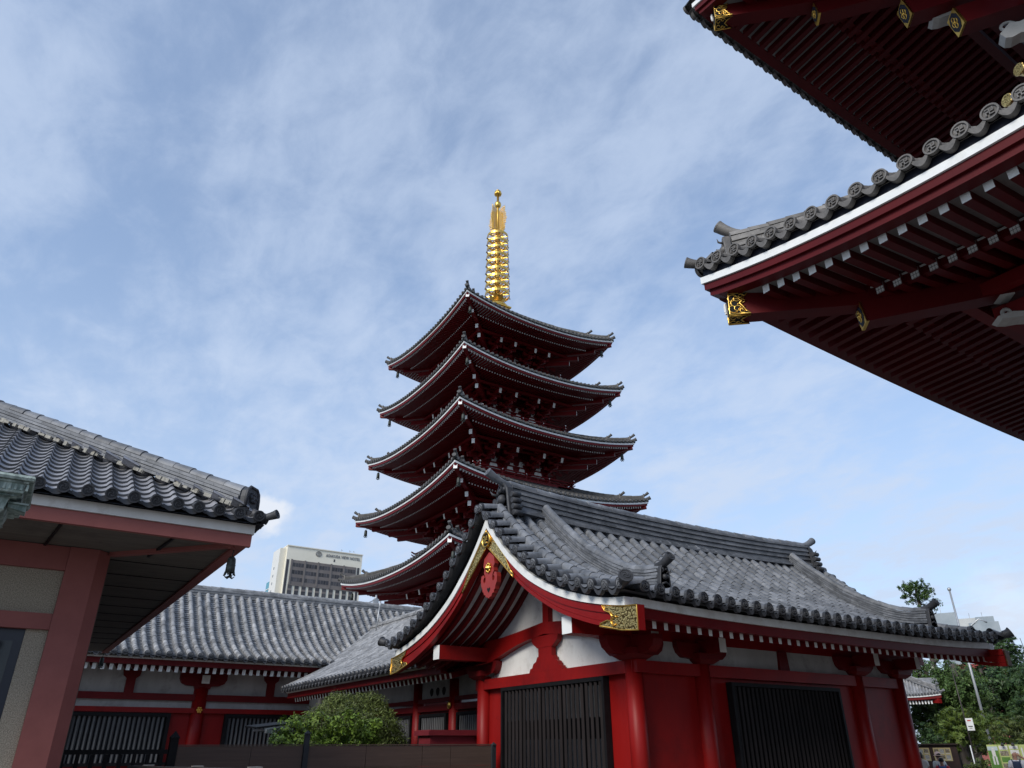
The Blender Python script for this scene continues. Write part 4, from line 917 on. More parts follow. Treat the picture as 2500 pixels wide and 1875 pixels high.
t = MB(); t.box(10.22, 10.4, 19.4, 33.1, 2.05, 2.15, 0); t.box(10.29, 10.5, 19.4, 33.1, 1.86, 2.047, 1); t.box(10.28, 10.4, 19.4, 33.1, 2.153, 2.24, 2); wb(t, 'eave_board', [WHITE_OLD, RED_D, BLACK], wg)
first = None
for k in range(46):
    y = 32.8-.3*k
    if first is None:
        t = MB(); t.beam((10.55, y, 1.79), (12.3, y, 2.3), .115, .15, 0, 1); first = wb(t, 'rafter', [RED_D, WHITE_OLD], wg)
    else: copy_part(first, wg, (0, -.3*k, 0))
t = MB(); t.poly([(10.3, 17.2, 1.9), (12.4, 17.2, 2.45), (12.4, 33.1, 2.45), (10.3, 33.1, 1.9)]); wb(t, 'soffit', [RED_D], wg)
t = MB(); t.box(11.9, 12., 19, 35, 1.3, 2.4, 0)
for k in range(3): t.prism([(11.89, 23.0-.42*k+.13*math.cos(q)*(1 if q < 3 else .8), 1.6+.13*math.sin(q)) for q in lin(0, 5.6, 8)], (.005, 0, 0), 1)
wb(t, 'plaster_wall', [PLASTER_SHADE, BLACK], wg)
for z0, z1 in ((1.28, 1.40), (1.02, 1.20)):
    t = MB(); t.box(11.78, 11.95, 19, 35, z0, z1); wb(t, 'beam', [RED_D], wg)
for y in (21.4, 23.9, 29.0):
    t = MB(); t.tube([(11.9, y, -CZ), (11.9, y, 1.9)], .2, 12); wb(t, 'column', [RED], wg)
t = MB(); t.box(11.90, 12.02, 19, 35, -CZ, 1.02); wb(t, 'boarded_wall', [RED_D], wg)
for y0, y1 in ((21.75, 23.6), (24.2, 28.7), (19.2, 21.1)):
    t = MB(); t.box(11.87, 11.885, y0, y1, -CZ, .95, 1)
    n = int((y1-y0)/.12)
    for k in range(n):
        c = y0+(y1-y0)*(k+.5)/n; t.box(11.80, 11.86, c-.025, c+.025, -CZ, .85, 0, random.random())
    o = wb(t, 'lattice_window', [SLAT_G, BLACK], wg); t = MB(); t.box(11.76, 11.868, y0, y0+.1, -CZ, .95); t.box(11.76, 11.868, y1-.1, y1, -CZ, .95); t.box(11.76, 11.868, y0+.1, y1-.1, .86, .95); wb(t, 'window_frame', [BLACK], o)
t = MB(); c = V((11.68, 21.4, 1.15)); t.lathe(c, [(.11, 0), (.11, .02), (.08, .03), (.02, .05)], 12, 0, axis=(-1, 0, 0)); wb(t, 'gilt_rosette', [GOLD], wg)
# slender metal rod standing at the wing's ridge end
o = MB(); o.tube([(14.43, 34, 4.8), (14.56, 34, 6.35)], .03, 6); o.tube([(14.56, 34, 6.0), (14.56, 34, 6.38)], .045, 6)
STEEL = mat('galvanised_metal', (.38, .39, .40), (.48, .49, .5), 5., .45, metal=.6)
STEEL_D = mat('brown_metal', (.045, .036, .034), (.07, .056, .052), 6., .4, metal=.3)
tag(o.build('lightning_rod', [STEEL]), 'slender pale metal rod standing where the wing roof meets the long roof', 'metal rod')
o = MB(); o.box(15.95, 16.2, 38.05, 38.3, 6.8, 7.25); o.tube([(15.5, 38.1, 6.95), (16.0, 38.1, 7.2)], .03, 6); o.lathe((16.08, 38.17, 7.25), [(.12, 0), (.05, .1), (.05, .22)], 8)
tag(o.build('rooftop_fixture', [STEEL]), 'small grey metal fixture on the long roof ridge under the pagoda', 'fixture')
o = MB()
for x in (3.05, 3.22): o.tube([(x, 41, 6.2), (x, 41, 8.35)], .035, 6)
o.box(3.0, 3.27, 40.97, 41.03, 7.7, 7.75)
tag(o.build('roof_antenna', [STEEL]), 'pair of thin upright metal poles behind the long roof ridge', 'antenna')
o = MB(); o.lathe((10.15, 20.05, 1.62), [(.02, .28), (.12, .26), (.2, .1), (.22, -.2), (.16, -.3), (.05, -.34)], 12)
# ================================================================== concrete office corner on the left
OS = 1.
of = thing('office_building', 'dull red concrete-panelled building corner with deep tiled eaves at left', 'building', (-2, 18, 0))
SOFF = mat('soffit_board', (.10, .085, .07), (.15, .13, .108), 3., .85, streak=(.35, 6, 1), c3=(.085, .072, .062), sc3=1.)
PEBBLE = mat('exposed_aggregate', (.20, .17, .128), (.42, .365, .285), 70., .9, bump=.6, bscale=70, detail=3, contrast=(.38, .6))
GREYT = mat('wave_tile', (.20, .20, .216), (.31, .31, .332), 5., .42, tint=.22, bump=.12, bscale=25)
MORT = mat('roof_mortar', (.22, .21, .185), (.40, .385, .34), 20., .9, bump=.5, bscale=30)
OX, OY = 2.72, 10.88                   # plan corner of the tile edge
oz = lambda q: 3.04+.545*q
def ob(mb, name, mats, parent=None): return mb.build(name, mats, parent or of, 1.)
p_ = .2823; ex = .245
def prof(u): return (-.035*math.sin(PI*u/.72)) if u < .72 else .055*math.sin(PI*(u-.72)/.28)
t = MB()
def slope(F, ncol, al0, qmax, seg=9, real=True):
    for k in range(ncol):
        a0 = al0+p_*k; q = 0.; j = 0; hump = a0+p_*(1-.86)
        while q < qmax and q < a0+p_*.9:
            t_ = random.uniform(.15, .85); rows = []
            for qq, lf in ((q, .034), (q+ex, .0)):
                rows.append([F(a0+p_*(1-u/seg), qq, oz(qq)+prof(u/seg)+lf) for u in range(seg+1)])
            t.grid(rows, 0, t_, True); lo = [V(p)-V((0, 0, .04)) for p in rows[0]]; t.grid([lo, rows[0]], 1, .2); q += ex; j += 1
        if real:
            c = V(F(hump, -.02, oz(0)+.045)); c2 = V(F(hump, .2, oz(0)+.1)); d = (c-c2).normalized()
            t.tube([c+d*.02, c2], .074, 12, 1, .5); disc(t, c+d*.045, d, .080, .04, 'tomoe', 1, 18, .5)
            crescent(t, F(a0+.01, -.01, oz(0)+.02), F(a0+p_-.06, -.01, oz(0)+.02), .03, .06, .05, d, 1, 6, .5)
FA = lambda al, q, z: (OX-.02-al, OY+q, z)
FB = lambda al, q, z: (OX-q, OY+al, z)
slope(FA, 26, .05, 5.5); 
slope(FB, 56, .05, 3.5, 6)
t.grid([[FA(a, min(q, a), oz(min(q, a))-.08) for q in lin(0, 6, 4)] for a in lin(0, 8, 12)], 1, .3); t.grid([[FB(a, min(q, a), oz(min(q, a))-.08) for q in lin(0, 6, 4)] for a in lin(0, 16, 16)], 1, .3)
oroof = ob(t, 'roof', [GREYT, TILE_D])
t = MB(); H = lambda q, z: V((OX-q, OY+q, oz(q)+z)); sdv = V((1, 1, 0)).normalized()
ridge_stack(t, [H(q, .06) for q in lin(.30, 8, 20)], sdv, .26, .22, 4, .095, .34, 0)
for k in range(28):
    for j in range(3):
        q = .42+.283*k+random.uniform(-.05, .14); c = H(q, .045)-sdv*(.135+.01*j); r1 = random.uniform(.02, .05)
        t.beam(c-V((-1, 1, .54)).normalized()*r1*1.5, c+V((-1, 1, .54)).normalized()*r1*1.5, .05, random.uniform(.03, .075), 1, None, random.random())
rdg = ob(t, 'hip_ridge', [TILE, MORT], oroof)
t = MB(); c = H(.26, .05); n = V((1, -1, 0)); oni_pl = [(-.17, 0), (-.17, .16), (-.15, .26), (-.09, .32), (.09, .32), (.15, .26), (.17, .16), (.17, 0)]
nn, uu, vv = frame_of(n); P = [c+uu*a+vv*b for a, b in oni_pl]; t.prism(P, nn*.10, 0, t=.5); rim = [p+nn*.10 for p in P]; t.tube(rim, .025, 6, 0, .5)
fc = c+nn*.105+vv*.16; t.lathe(fc, [(.085, 0), (.085, .012), (.02, .03)], 12, 0, .4, axis=nn)
for k in range(6): a = PI/3*k; t.ball(fc+uu*.06*math.cos(a)+vv*.06*math.sin(a)+nn*.01, .032, 6, 0, .5)
ob(t, 'ridge_end_tile', [TILE_D], rdg)
t = MB(); tube_end(t, H(.04, .02), n, .052, 0, L=.24, rise=.04); ob(t, 'corner_tile', [TILE_D], oroof)
t = MB(); z0 = 2.835
t.box(-6, 2.62, 11.0, 11.08, z0, 2.975, 0); t.box(-6, 2.60, 11.03, 11.12, 2.655, z0-.003, 1); t.box(-6, 2.55, 11.06, 11.3, 2.978, 3.04, 2)
t.box(2.54, 2.62, 11.083, 27, z0+.03, 2.972, 2); t.hexa([(2.40, 11.125, 2.655), (2.56, 11.125, 2.655), (2.56, 27, 2.655), (2.40, 27, 2.655), (2.40, 11.125, 2.86), (2.56, 11.125, 2.86), (2.56, 27, 2.86), (2.40, 27, 2.86)], 1)
ob(t, 'eave_board', [WHITE_OLD, RED_DULL, BLACK])
t = MB(); t.poly([(-6, 11.1, 2.70), (2.42, 11.1, 2.70), (2.42, 27, 2.70), (-6, 27, 2.70)])
for k in range(11): y = 13.2+1.15*k; t.box(.9, 2.40, y, y+.012, 2.688, 2.698, 1)
for x in (.05, -2.2, -4.4, 1.45): t.beam((x+.12, 11.13, 2.68), (x, 12.6, 2.68), .035, .03, 1)
t.beam((2.38, 11.15, 2.69), (.95, 12.72, 2.69), .10, .10, 2)
ob(t, 'soffit', [SOFF, BLACK, RED_DULL])
t = MB(); x0, x1, y0 = .39, .945, 12.58; c = .17
t.prism([(x0, y0, -CZ), (x1-c, y0, -CZ), (x1, y0+c, -CZ), (x1, y0+.55, -CZ), (x0, y0+.55, -CZ)], (0, 0, CZ+2.69)); ob(t, 'pillar', [RED_DULL])
t = MB(); t.box(-6, .388, 12.62, 12.9, 2.35, 2.69); ob(t, 'beam', [RED_DULL])
t = MB(); t.box(-6, .388, 12.62, 12.9, 1.515, 1.73-.0); ob(t, 'beam', [RED_DULL])
t = MB(); t.box(-6, .388, 12.70, 12.9, 1.73, 2.349); note(ob(t, 'wall_panel', [PEBBLE]), 'upper pebble-dashed grey panel')
t = MB(); t.box(.115, .388, 12.70, 12.9, -CZ, 1.514); note(ob(t, 'wall_panel', [PEBBLE]), 'narrow pebble-dashed panel beside the pillar')
t = MB(); t.box(-1.4, .113, 12.74, 12.86, -CZ, 1.513, 0); t.box(-.35, .0, 12.735, 12.741, -1.2, 1.35, 1); t.box(-1.2, -.45, 12.735, 12.741, -1.2, 1.35, 1); ob(t, 'window', [mat('navy_window_frame', (.008, .009, .02), rough=.3), mat('dark_glass', (.01, .012, .016), rough=.06)])
t = MB(); t.box(.93, .98, 13.1, 27, -CZ, 2.69, 0); ob(t, 'side_wall', [SOFF])
b = make_bell('wind_bell', 'bronze wind bell hanging under the near eave corner of the left building', 'bells under the left building eaves', .72)
b.location = (2.44, 11.36, 2.665+CZ-.20); 
for ch in b.children: pass
b.location.z = 2.56+CZ; b.rotation_euler = (0, 0, .3)
b2 = copy_tree(b, (2.42, 26.6, 2.5+CZ)); b2['label'] = 'far wind bell seen against the white rafter ends of the long hall'; b2.scale = (.95,)*3
# --- bronze lantern at the left edge
ln = thing('bronze_lantern', 'green-streaked bronze lantern top cut off by the left edge of the picture', 'lantern', (-.62, 7.0, 0))
t = MB(); c = (-.62, 7., 0); s4 = PI/4
q = lambda w_, z: (w_*1.4142, z)
t.lathe(c, [q(.41, 1.905), q(.455, 1.90), q(.465, 1.88), q(.455, 1.862)], 4, 0, rot=s4, sm=False)
top = t.build('lantern_roof', [VERDIGRIS], ln)
t = MB(); t.lathe(c, [q(.43, 1.858), q(.425, 1.845), q(.41, 1.84), q(.40, 1.79), q(.41, 1.785), q(.405, 1.77), q(.37, 1.765), q(.375, 1.75), q(.33, 1.748), q(.31, 1.66), q(.318, 1.655), q(.30, 1.64), q(.27, 1.60), q(.272, 1.59), q(.25, 1.585), q(.22, 1.50), q(.20, 1.2), q(.2, -CZ)], 4, 0, rot=s4, sm=False)
for k in range(22):
    x = -1.0+.038*k; t.box(x, x+.016, 6.587, 6.60, 1.79, 1.84, 0, .9)
t.build('lantern_body', [VERDIGRIS], ln)
t = MB(); t.box(-.29, -.155, 6.72, 6.9, 1.715, 1.728); t.hexa([(-.29, 6.74, 1.69), (-.165, 6.74, 1.665), (-.165, 6.88, 1.665), (-.29, 6.88, 1.69), (-.29, 6.74, 1.714), (-.165, 6.74, 1.714), (-.165, 6.88, 1.714), (-.29, 6.88, 1.714)]); t.build('lantern_bracket', [VERDIGRIS], ln)
# ================================================================== fences and rails
WOODF = mat('brown_fence_board', (.082, .050, .038), (.112, .070, .053), 2.5, .6, streak=(.3, 1, 8), c3=(.092, .058, .045), sc3=1.5)
fe = thing('board_fence', 'dark brown board fence running from the black post to the red hall', 'fence', (7, 17, 0))
xs = [3.22, 4.66, 5.8, 7.2, 8.6, 9.35, 10.52]
for a, b_ in zip(xs, xs[1:]):
    t = MB(); n = 4
    for k in range(n):
        z0 = -CZ+.1+(CZ-.06)*k/n; z1 = z0+(CZ-.06)/n-.006; t.box(a+.006, b_-.006, 16.98, 17.02, z0, z1, 0, random.random())
    t.build('board_panel', [WOODF], fe)
t = MB(); t.box(3.2, 10.55, 16.965, 17.035, .042, .062); t.build('top_rail', [WOODF], fe)
for x, h in ((5.80, .26), (10.52, .03)):
    t = MB(); t.box(x-.055, x+.055, 16.9, 16.963, -CZ, h); t.lathe((x, 16.93, h), [(.078, 0), (.078, .015), (.002, .075)], 4, 0, rot=PI/4, sm=False); t.build('post', [mat('dark_grey_post', (.02, .022, .026), (.03, .033, .038), 4, .6)], fe)
br = thing('baluster_fence', 'black slatted railing with pointed end post beside the left pillar', 'railing', (1.5, 17, 0))
t = MB(); t.box(3.06, 3.21, 16.9, 17.04, -CZ, .17); t.lathe((3.135, 16.97, .17), [(.12, 0), (.12, .02), (.002, .14)], 4, 0, rot=PI/4, sm=False); t.build('post', [BLACK], br)
t = MB(); t.box(-1., 3.055, 16.93, 17.01, -.10, -.02); t.build('top_rail', [BLACK], br)
for k in range(16):
    x = 2.95-.24*k; t = MB(); t.box(x-.035, x+.035, 16.95, 16.99, -CZ+.1, -.102); t.build('baluster', [BLACK], br)
CAPM = mat('worn_cap_metal', (.16, .14, .13), (.24, .22, .2), 8., .5, metal=.3)
rl = thing('hand_rail', 'low brown metal rail with capped posts across the bottom left', 'railing', (1.5, 10.5, 0))
t = MB(); t.box(-2.2, 2.93, 10.36, 10.42, -.295, -.235); t.build('top_rail', [STEEL_D], rl)
for x in (.93, 2.93, -1.2):
    t = MB(); t.box(x-.04, x+.04, 10.34, 10.44, -CZ, -.24); o = t.build('post', [STEEL_D], rl); t = MB(); t.box(x-.075, x+.075, 10.31, 10.47, -.232, -.212); t.build('post_cap', [CAPM], o)
t = MB(); t.hexa([(1.9, 13.5, -.30), (2.93, 10.43, -.30), (2.99, 10.45, -.30), (1.96, 13.5, -.30), (1.9, 13.5, -.235), (2.93, 10.43, -.235), (2.99, 10.45, -.235), (1.96, 13.5, -.235)]); t.build('return_rail', [STEEL_D], rl)
for x, y in ((2.52, 11.75), (2.1, 13.0)):
    t = MB(); t.box(x-.06, x+.08, y-.06, y+.06, -.232, -.215); t.build('post_cap', [CAPM], rl)
bx = thing('red_cabinet', 'dark red lidded cabinet standing behind the board fence beside the hall', 'cabinet', (10.2, 18.2, 0))
RED_BOX = mat('maroon_paint', (.13, .012, .018), (.17, .018, .024), 3., .5)
t = MB(); t.box(9.45, 11.0, 18.25, 18.9, -CZ, .262); t.build('cabinet_body', [RED_BOX], bx); t = MB(); t.box(9.35, 11.05, 18.15, 19.0, .265, .375); t.box(9.42, 11.0, 18.2, 18.95, .376, .395); t.build('lid', [RED_BOX], bx)
cn = thing('metal_canopy', 'small grey ribbed canopy poking out left of the bush', 'canopy', (6.7, 22, 0))
t = MB(); t.hexa([(6.05, 21.8, .46), (7.2, 21.8, .60), (7.2, 23, .66), (6.05, 23, .52), (6.05, 21.8, .50), (7.2, 21.8, .64), (7.2, 23, .70), (6.05, 23, .56)], 0); t.build('canopy_roof', [BLACK], cn)
t = MB()
for k in range(5): t.beam((6.32+.2*k, 21.86, .41+.024*k), (6.48+.2*k, 21.86, .425+.024*k), .06, .05)
t.beam((6.3, 21.8, .40), (7.3, 22.2, .34), .08, .09); t.beam((6.3, 22.9, .44), (7.3, 22.9, .40), .06, .06); t.beam((6.28, 21.84, .455), (7.3, 21.84, .60), .05, .04); t.beam((6.3, 21.84, .44), (6.3, 22.9, .44), .05, .05); t.build('canopy_frame', [STEEL], cn)
t = MB()
for x, y in ((7.2, 22.9), (7.2, 22.1)): t.tube([(x, y, -CZ), (x, y, .45)], .04, 8)
t.build('canopy_leg', [STEEL_D], cn)
# ================================================================== shrubs and trees
def leaf_mat(name, c1, c2, c3):
    m = mat(name, c1, c2, 1.1, .5, tint=.5, c3=c3, sc3=.8, spec=.3); nt = m.node_tree; b = nt.nodes['Principled BSDF']
    b.inputs['Transmission Weight'].default_value = 0; b.inputs['Subsurface Weight'].default_value = 0
    return m
LEAF_B = leaf_mat('bright_leaf', (.085, .145, .016), (.155, .235, .032), (.20, .26, .05))
LEAF_D = leaf_mat('dark_leaf', (.032, .07, .015), (.066, .12, .026), (.055, .09, .03))
LEAF_O = leaf_mat('olive_needle', (.075, .10, .022), (.12, .15, .038), (.10, .11, .04))
LEAF_Y = leaf_mat('light_pine_needle', (.06, .10, .012), (.13, .18, .03), (.10, .14, .02))
LEAF_P = leaf_mat('deep_pine_needle', (.022, .05, .016), (.05, .095, .028), (.045, .08, .028))
LEAF_F = leaf_mat('far_leaf', (.042, .08, .018), (.08, .135, .036), (.09, .14, .05))
LEAF_W = leaf_mat('pale_flowering_leaf', (.30, .36, .22), (.5, .54, .4), (.4, .46, .3))
BARK = mat('bark', (.05, .042, .035), (.09, .078, .066), 8., .9, streak=(1, 1, .3), bump=.5)
def leaf(t, c, n, s, asp=.45, m=0):
    n = V(n).normalized(); u = n.orthogonal().normalized(); a = random.random()*2*PI; w_ = n.cross(u); d = u*math.cos(a)+w_*math.sin(a); e = n.cross(d)
    c = V(c); t.poly([c-d*s*.5, c+e*s*asp*.5, c+d*s*.5, c-e*s*asp*.5], m, random.random())
def rv(): 
    while True:
        p = V((random.uniform(-1, 1), random.uniform(-1, 1), random.uniform(-1, 1)))
        if .05 < p.length < 1: return p
def crown(name, parent, blobs, size, mats, asp=.45, up=.4, flat=1., inner=.5, lift=CZ):
    """blobs: (centre, (rx, ry, rz), leaf count); clumps of small leaves over each blob"""
    t = MB()
    for c, r, n in blobs:
        c = V(c); ncl = max(6, n//26); cl = []
        for k in range(ncl):
            p = rv().normalized()*(inner+(1.03-inner)*random.random()**.6)
            cl.append((V((c.x+p.x*r[0], c.y+p.y*r[1], c.z+p.z*r[2])), p))
        for q, p in cl:
            for j in range(26):
                s = rv()*min(r)*.33; s.z *= flat; nrm = p+rv()*.9+V((0, 0, up)); leaf(t, q+s, nrm, size*random.uniform(.6, 1.25), asp)
    return t.build(name, mats, parent, lift=lift)
def trunk(parent, base, top, r, limbs=5, spread=1.5, name='trunk'):
    t = MB(); b = V(base); p = V(top); mid = b.lerp(p, .5)+V((random.uniform(-.2, .2), random.uniform(-.2, .2), 0))
    t.tube([b, b.lerp(mid, .3), mid, p], [r*1.25, r, r*.8, r*.35], 8)
    for k in range(limbs):
        f = .45+.5*k/limbs; a = random.random()*2*PI; q = b.lerp(p, f); t.tube([q, q+V((math.cos(a)*spread*.5, math.sin(a)*spread*.5, spread*.25)), q+V((math.cos(a)*spread, math.sin(a)*spread, spread*.6))], [r*.45, r*.3, r*.1], 6)
    return t.build(name, [BARK], parent)
# clipped dark shrub, brighter leafy shrub in front
sh = thing('clipped_shrub', 'tall dark rounded shrub right behind the bright leafy bush', 'shrub', (9.4, 22.6, 0))
t = MB()
for k in range(30000):
    p = rv().normalized(); p.z = abs(p.z)*1.0-.15; q = V((9.08+p.x*1.82, 22.6+p.y*1.5, -.42+p.z*2.22))
    q += V((math.sin(q.x*5+q.z*4), math.cos(q.y*5+q.z*3), math.sin(q.x*4))) * .08 - p*random.gauss(.05, .09); leaf(t, q, p+rv()*1.4, random.uniform(.06, .15), .2)
t.ball((9.08, 22.6, -.6), 1.36, 16, 0, .1, 1.25, 10)
t.build('foliage', [LEAF_O], sh); trunk(sh, (9.1, 22.6, -CZ), (9.1, 22.6, 0), .12, 3, .6)
sh = thing('leafy_bush', 'bright green leafy bush spilling over the brown board fence', 'bush', (8., 20.6, 0))
bl = []
for k in range(52):
    a = random.uniform(0, 2*PI); f = random.random()**.5; x = 7.52+math.cos(a)*f*1.28; y = 20.5+math.sin(a)*f*.9; h = 1.12*math.sqrt(max(0, 1-((x-7.6)/1.5)**4)); bl.append(((x, y, -.3+random.uniform(-.6, .80)*h), (.34, .34, .30), 480))
bl += [((6.55, 20.3, .02), (.2, .2, .12), 130), ((6.38, 20.3, .03), (.14, .14, .07), 60), ((8.9, 20.4, .5), (.25, .25, .22), 200)]
crown('foliage', sh, bl, .10, [LEAF_B], .5, .5); 
t = MB()
for k in range(26):
    a = random.uniform(-1.15, 1.15); x = 7.6+a; z = -.1+.80*math.sqrt(max(0, 1-(a/1.45)**2)); p = V((x, 20.45+random.uniform(-.4, .3), z)); q = p+V((random.uniform(-.12, .12), 0, random.uniform(.12, .34)))
    t.tube([p-V((0, 0, .3)), p, q], [.008, .007, .003], 4, 1)
    for j in range(9): leaf(t, p.lerp(q, j/8)+rv()*.035, rv()+V((0, 0, .4)), random.uniform(.05, .09), .45, 0)
t.build('shoots', [LEAF_B, BARK], sh); trunk(sh, (7.8, 20.5, -CZ), (7.8, 20.5, -.2), .08, 6, .7, 'stem')
# trees beyond the hall
def tree(label, pos, h, blobs, size, m, r=.22, name='tree', asp=.45, flat=1., group='trees behind the hall', limbs=5, spread=1.5, inner=.5):
    o = thing(name, label, 'tree', (pos[0], pos[1], 0), group); trunk(o, (pos[0], pos[1], -CZ), (pos[0], pos[1], h), r, limbs, spread); crown('crown', o, blobs, size, [m], asp, .5, flat, inner); return o
def rb(c, R_, n, r, cnt): return [((c[0]+p.x*R_[0], c[1]+p.y*R_[1], c[2]+p.z*R_[2]), (r, r, r*.8), cnt) for p in (rv() for _ in range(n))]
random.seed(5)
tree('broad-leaved tree whose crown rises alone above the hall roof at right', (52.8, 28.3), 10, rb((52.75, 28.4, 9.6), (.75, 1.0, 1.0), 30, .42, 230)+[((53.3, 27.55, 8.9), (.5, .5, .55), 400)], .13, LEAF_D, .25, 'roof_tree', limbs=4, spread=.8)
tree('low leafy tree top peeping over the hall roof beside the grey buildings', (60, 31.3), 6.6, rb((60., 31.2, 7.3), (.9, .9, .35), 8, .5, 120), .16, LEAF_D, .2, 'roof_tree', limbs=3, spread=.8)
tree('dense dark evergreen tree beside the small pavilion roof', (47, 25.8), 4.2, rb((47.2, 25.6, 2.2), (1.6, 1.9, 2.3), 60, .75, 520), .17, LEAF_D, .3, 'evergreen_tree')
tree('ivy-green tree with pale trunk behind the thin utility pole', (46, 23.6), 4.2, rb((46.2, 23.6, 2.3), (1.2, 1.6, 1.9), 60, .7, 500), .16, LEAF_F, .25, 'leafy_tree')
def pine(label, c, R_, n, m, size=.22, h=3.5, layers=7):
    bl = []
    for k in range(n):
        f = k/n; z = c[2]-R_[2]+2*R_[2]*f; wd = (1-f*.55); a = random.random()*2*PI; q = random.random()**.5
        bl.append(((c[0]+math.cos(a)*R_[0]*wd*q, c[1]+math.sin(a)*R_[1]*wd*q, z), (.95, .95, .30), 420))
    return tree(label, (c[0], c[1]), h, bl, size, m, .25, 'pine_tree', .16, .5, limbs=2, spread=.5, inner=.2)
pine('wide layered pine tree filling the right edge below the red roof', (47.2, 19.6, 1.9), (2.2, 2.5, 1.9), 80, LEAF_P, .26, 3.4)
tree('broad dark tree mass far behind the flagpole, under the red roof', (54, 26), 4.5, rb((55., 25.6, 2.4), (2.5, 4.5, 2.6), 90, 1.1, 420), .24, LEAF_P, .3, 'leafy_tree')
tree('leafy green tree at the right edge in front of the grey annex', (52, 20.5), 4., rb((52.5, 20.6, 2.0), (2., 3., 2.0), 70, 1.0, 420), .22, LEAF_F, .3, 'leafy_tree')
pine('yellow-green pine with upturned shoots in front of the photo boards', (35.2, 18.3, .55), (1.0, 1.35, .75), 30, LEAF_Y, .22, 1.0)
pine('olive low spreading pine behind the green poster panels', (38.5, 17.0, .50), (1.4, 2.0, .55), 30, LEAF_O, .22, .8)
pine('dark pine tip poking out under the right end of the hall roof', (64, 28.6, 6.3), (1.0, 1.3, 1.3), 22, LEAF_P, .34, 6.5)
o = thing('flowering_shrub_tree', 'pale creamy flowering tree top under the hall eaves', 'tree', (50, 27.2, 0), 'trees behind the hall'); trunk(o, (50, 27.2, -CZ), (50, 27.2, 3.8), .15, 3, .5); crown('crown', o, rb((49.8, 27.35, 4.35), (.45, .6, .3), 8, .35, 120), .13, [LEAF_W])
for lab, c, R_, m in (('dark trimmed bush in front of the evergreen beside the pale wall', (33.5, 19.0, -.1), (.7, .7, .9), LEAF_P), ('low fern-like bush between the boards and the green panels', (31.5, 16.0, -.85), (.5, .7, .45), LEAF_O), ('green hedge bush below the photo boards', (30.2, 16.8, -1.15), (.6, 1.0, .45), LEAF_D)):
    o = thing('bush', lab, 'bush', (c[0], c[1], 0)); crown('foliage', o, rb(c, R_, 14, .32, 220), .11, [m]); trunk(o, (c[0], c[1], -CZ), (c[0], c[1], c[2]), .06, 3, .3, 'stem')
# ================================================================== far buildings
CREAM = mat('cream_wall', (.70, .66, .55), (.76, .72, .61), .15, .7); GREYW = mat('cream_side_wall', (.60, .60, .58), (.66, .66, .64), .15, .7)
SPAN = mat('brown_spandrel', (.13, .112, .105), (.18, .155, .142), .25, .35); WIN = mat('dark_window', (.02, .02, .026), (.07, .066, .07), .16, .12, tint=.5)
MULL = mat('mullion', (.16, .14, .13), rough=.5); LETTER = mat('sign_letter', (.16, .16, .17), rough=.5)
ht = thing('hotel_building', 'tall cream hotel tower with dark window bands and roof lettering far behind the long hall', 'hotel', (136, 406, 0))
def hx(p): return 114.4+(p-445)*.0327*1.0
HY = 400.; X0, X1 = 114.4, 158.2; ZT = 99.7
def hb_(mb, name, mats, parent=None): return mb.build(name, mats, parent or ht)
t = MB(); t.box(X0, X1, HY+.4, HY+14, -CZ, ZT, 0); t.box(111.1, X0-.01, HY+2.5, HY+15, -CZ, 98.6, 0); t.poly([(111.08, HY+15, -CZ), (111.08, HY+2.5, -CZ), (111.08, HY+2.5, 98.6), (111.08, HY+15, 98.6)], 1)
t.box(X0-.2, X1+.2, HY-.2, HY+14, ZT+.01, ZT+.5, 0); wall = hb_(t, 'tower_wall', [CREAM, GREYW])
for k in range(5): t = MB(); t.box(111.03, 111.07, HY+9.5, HY+10.7, 88-4.2*k, 89.4-4.2*k); hb_(t, 'side_window', [WIN], wall)
gx0, gx1 = 117.4, 155.0; gz0, gz1 = 79.2, 92.4
t = MB(); t.box(gx0, gx1, HY+.1, HY+.45, gz0, gz1, 0); hb_(t, 'curtain_wall', [SPAN])
for c in range(5):
    a = gx0+(gx1-gx0)*c/5; b = gx0+(gx1-gx0)*(c+1)/5
    for r in range(3):
        z1 = gz1-1.5-3.95*r; t = MB(); [t.box(a+.9+(b-a-1.4)*j/4, a+.9+(b-a-1.4)*(j+1)/4, HY+.04, HY+.12, z1-2.1, z1, 0, random.random()) for j in range(4)]  # random tint per pane paints in varying glass reflections
        for j in range(1, 4): x = a+.9+(b-a-1.4)*j/4; t.box(x-.06, x+.06, HY+.0, HY+.04, z1-2.1, z1, 1)
        hb_(t, 'window', [WIN, MULL])
    t = MB(); t.box(a-.35, a+.55, HY-.15, HY+.09, gz0, gz1+.3); hb_(t, 'mullion', [MULL])
for k in range(10):
    x = 117.0+3.86*k; t = MB(); t.box(x, x+2.3, HY+.1, HY+.42, 20, gz0-.55, 0)
    for j in range(5): t.box(x, x+2.3, HY+.05, HY+.1, gz0-3.2-3.6*j, gz0-2.2-3.6*j, 1)
    hb_(t, 'window', [WIN, SPAN])
t = MB(); t.box(gx0-.5, gx1+.2, HY+.0, HY+.42, gz0-.5, gz0-.02); hb_(t, 'ledge', [MULL])
for x0, x1 in ((114.7, 116.1), (155.7, 157.0)): t = MB(); t.box(x0, x1, HY+.3, HY+.42, 40, 92.4); hb_(t, 'window', [WIN])
t = MB(); t.box(141.2, 142.0, HY+.3, HY+.41, 94.0, 95.5); hb_(t, 'vent', [WIN])
fc = bpy.data.curves.new('sign_lettering', 'FONT'); fc.body = 'ASAKUSA VIEW HOTEL'; fc.size = 2.3; fc.extrude = .12; fc.space_character = 1.12
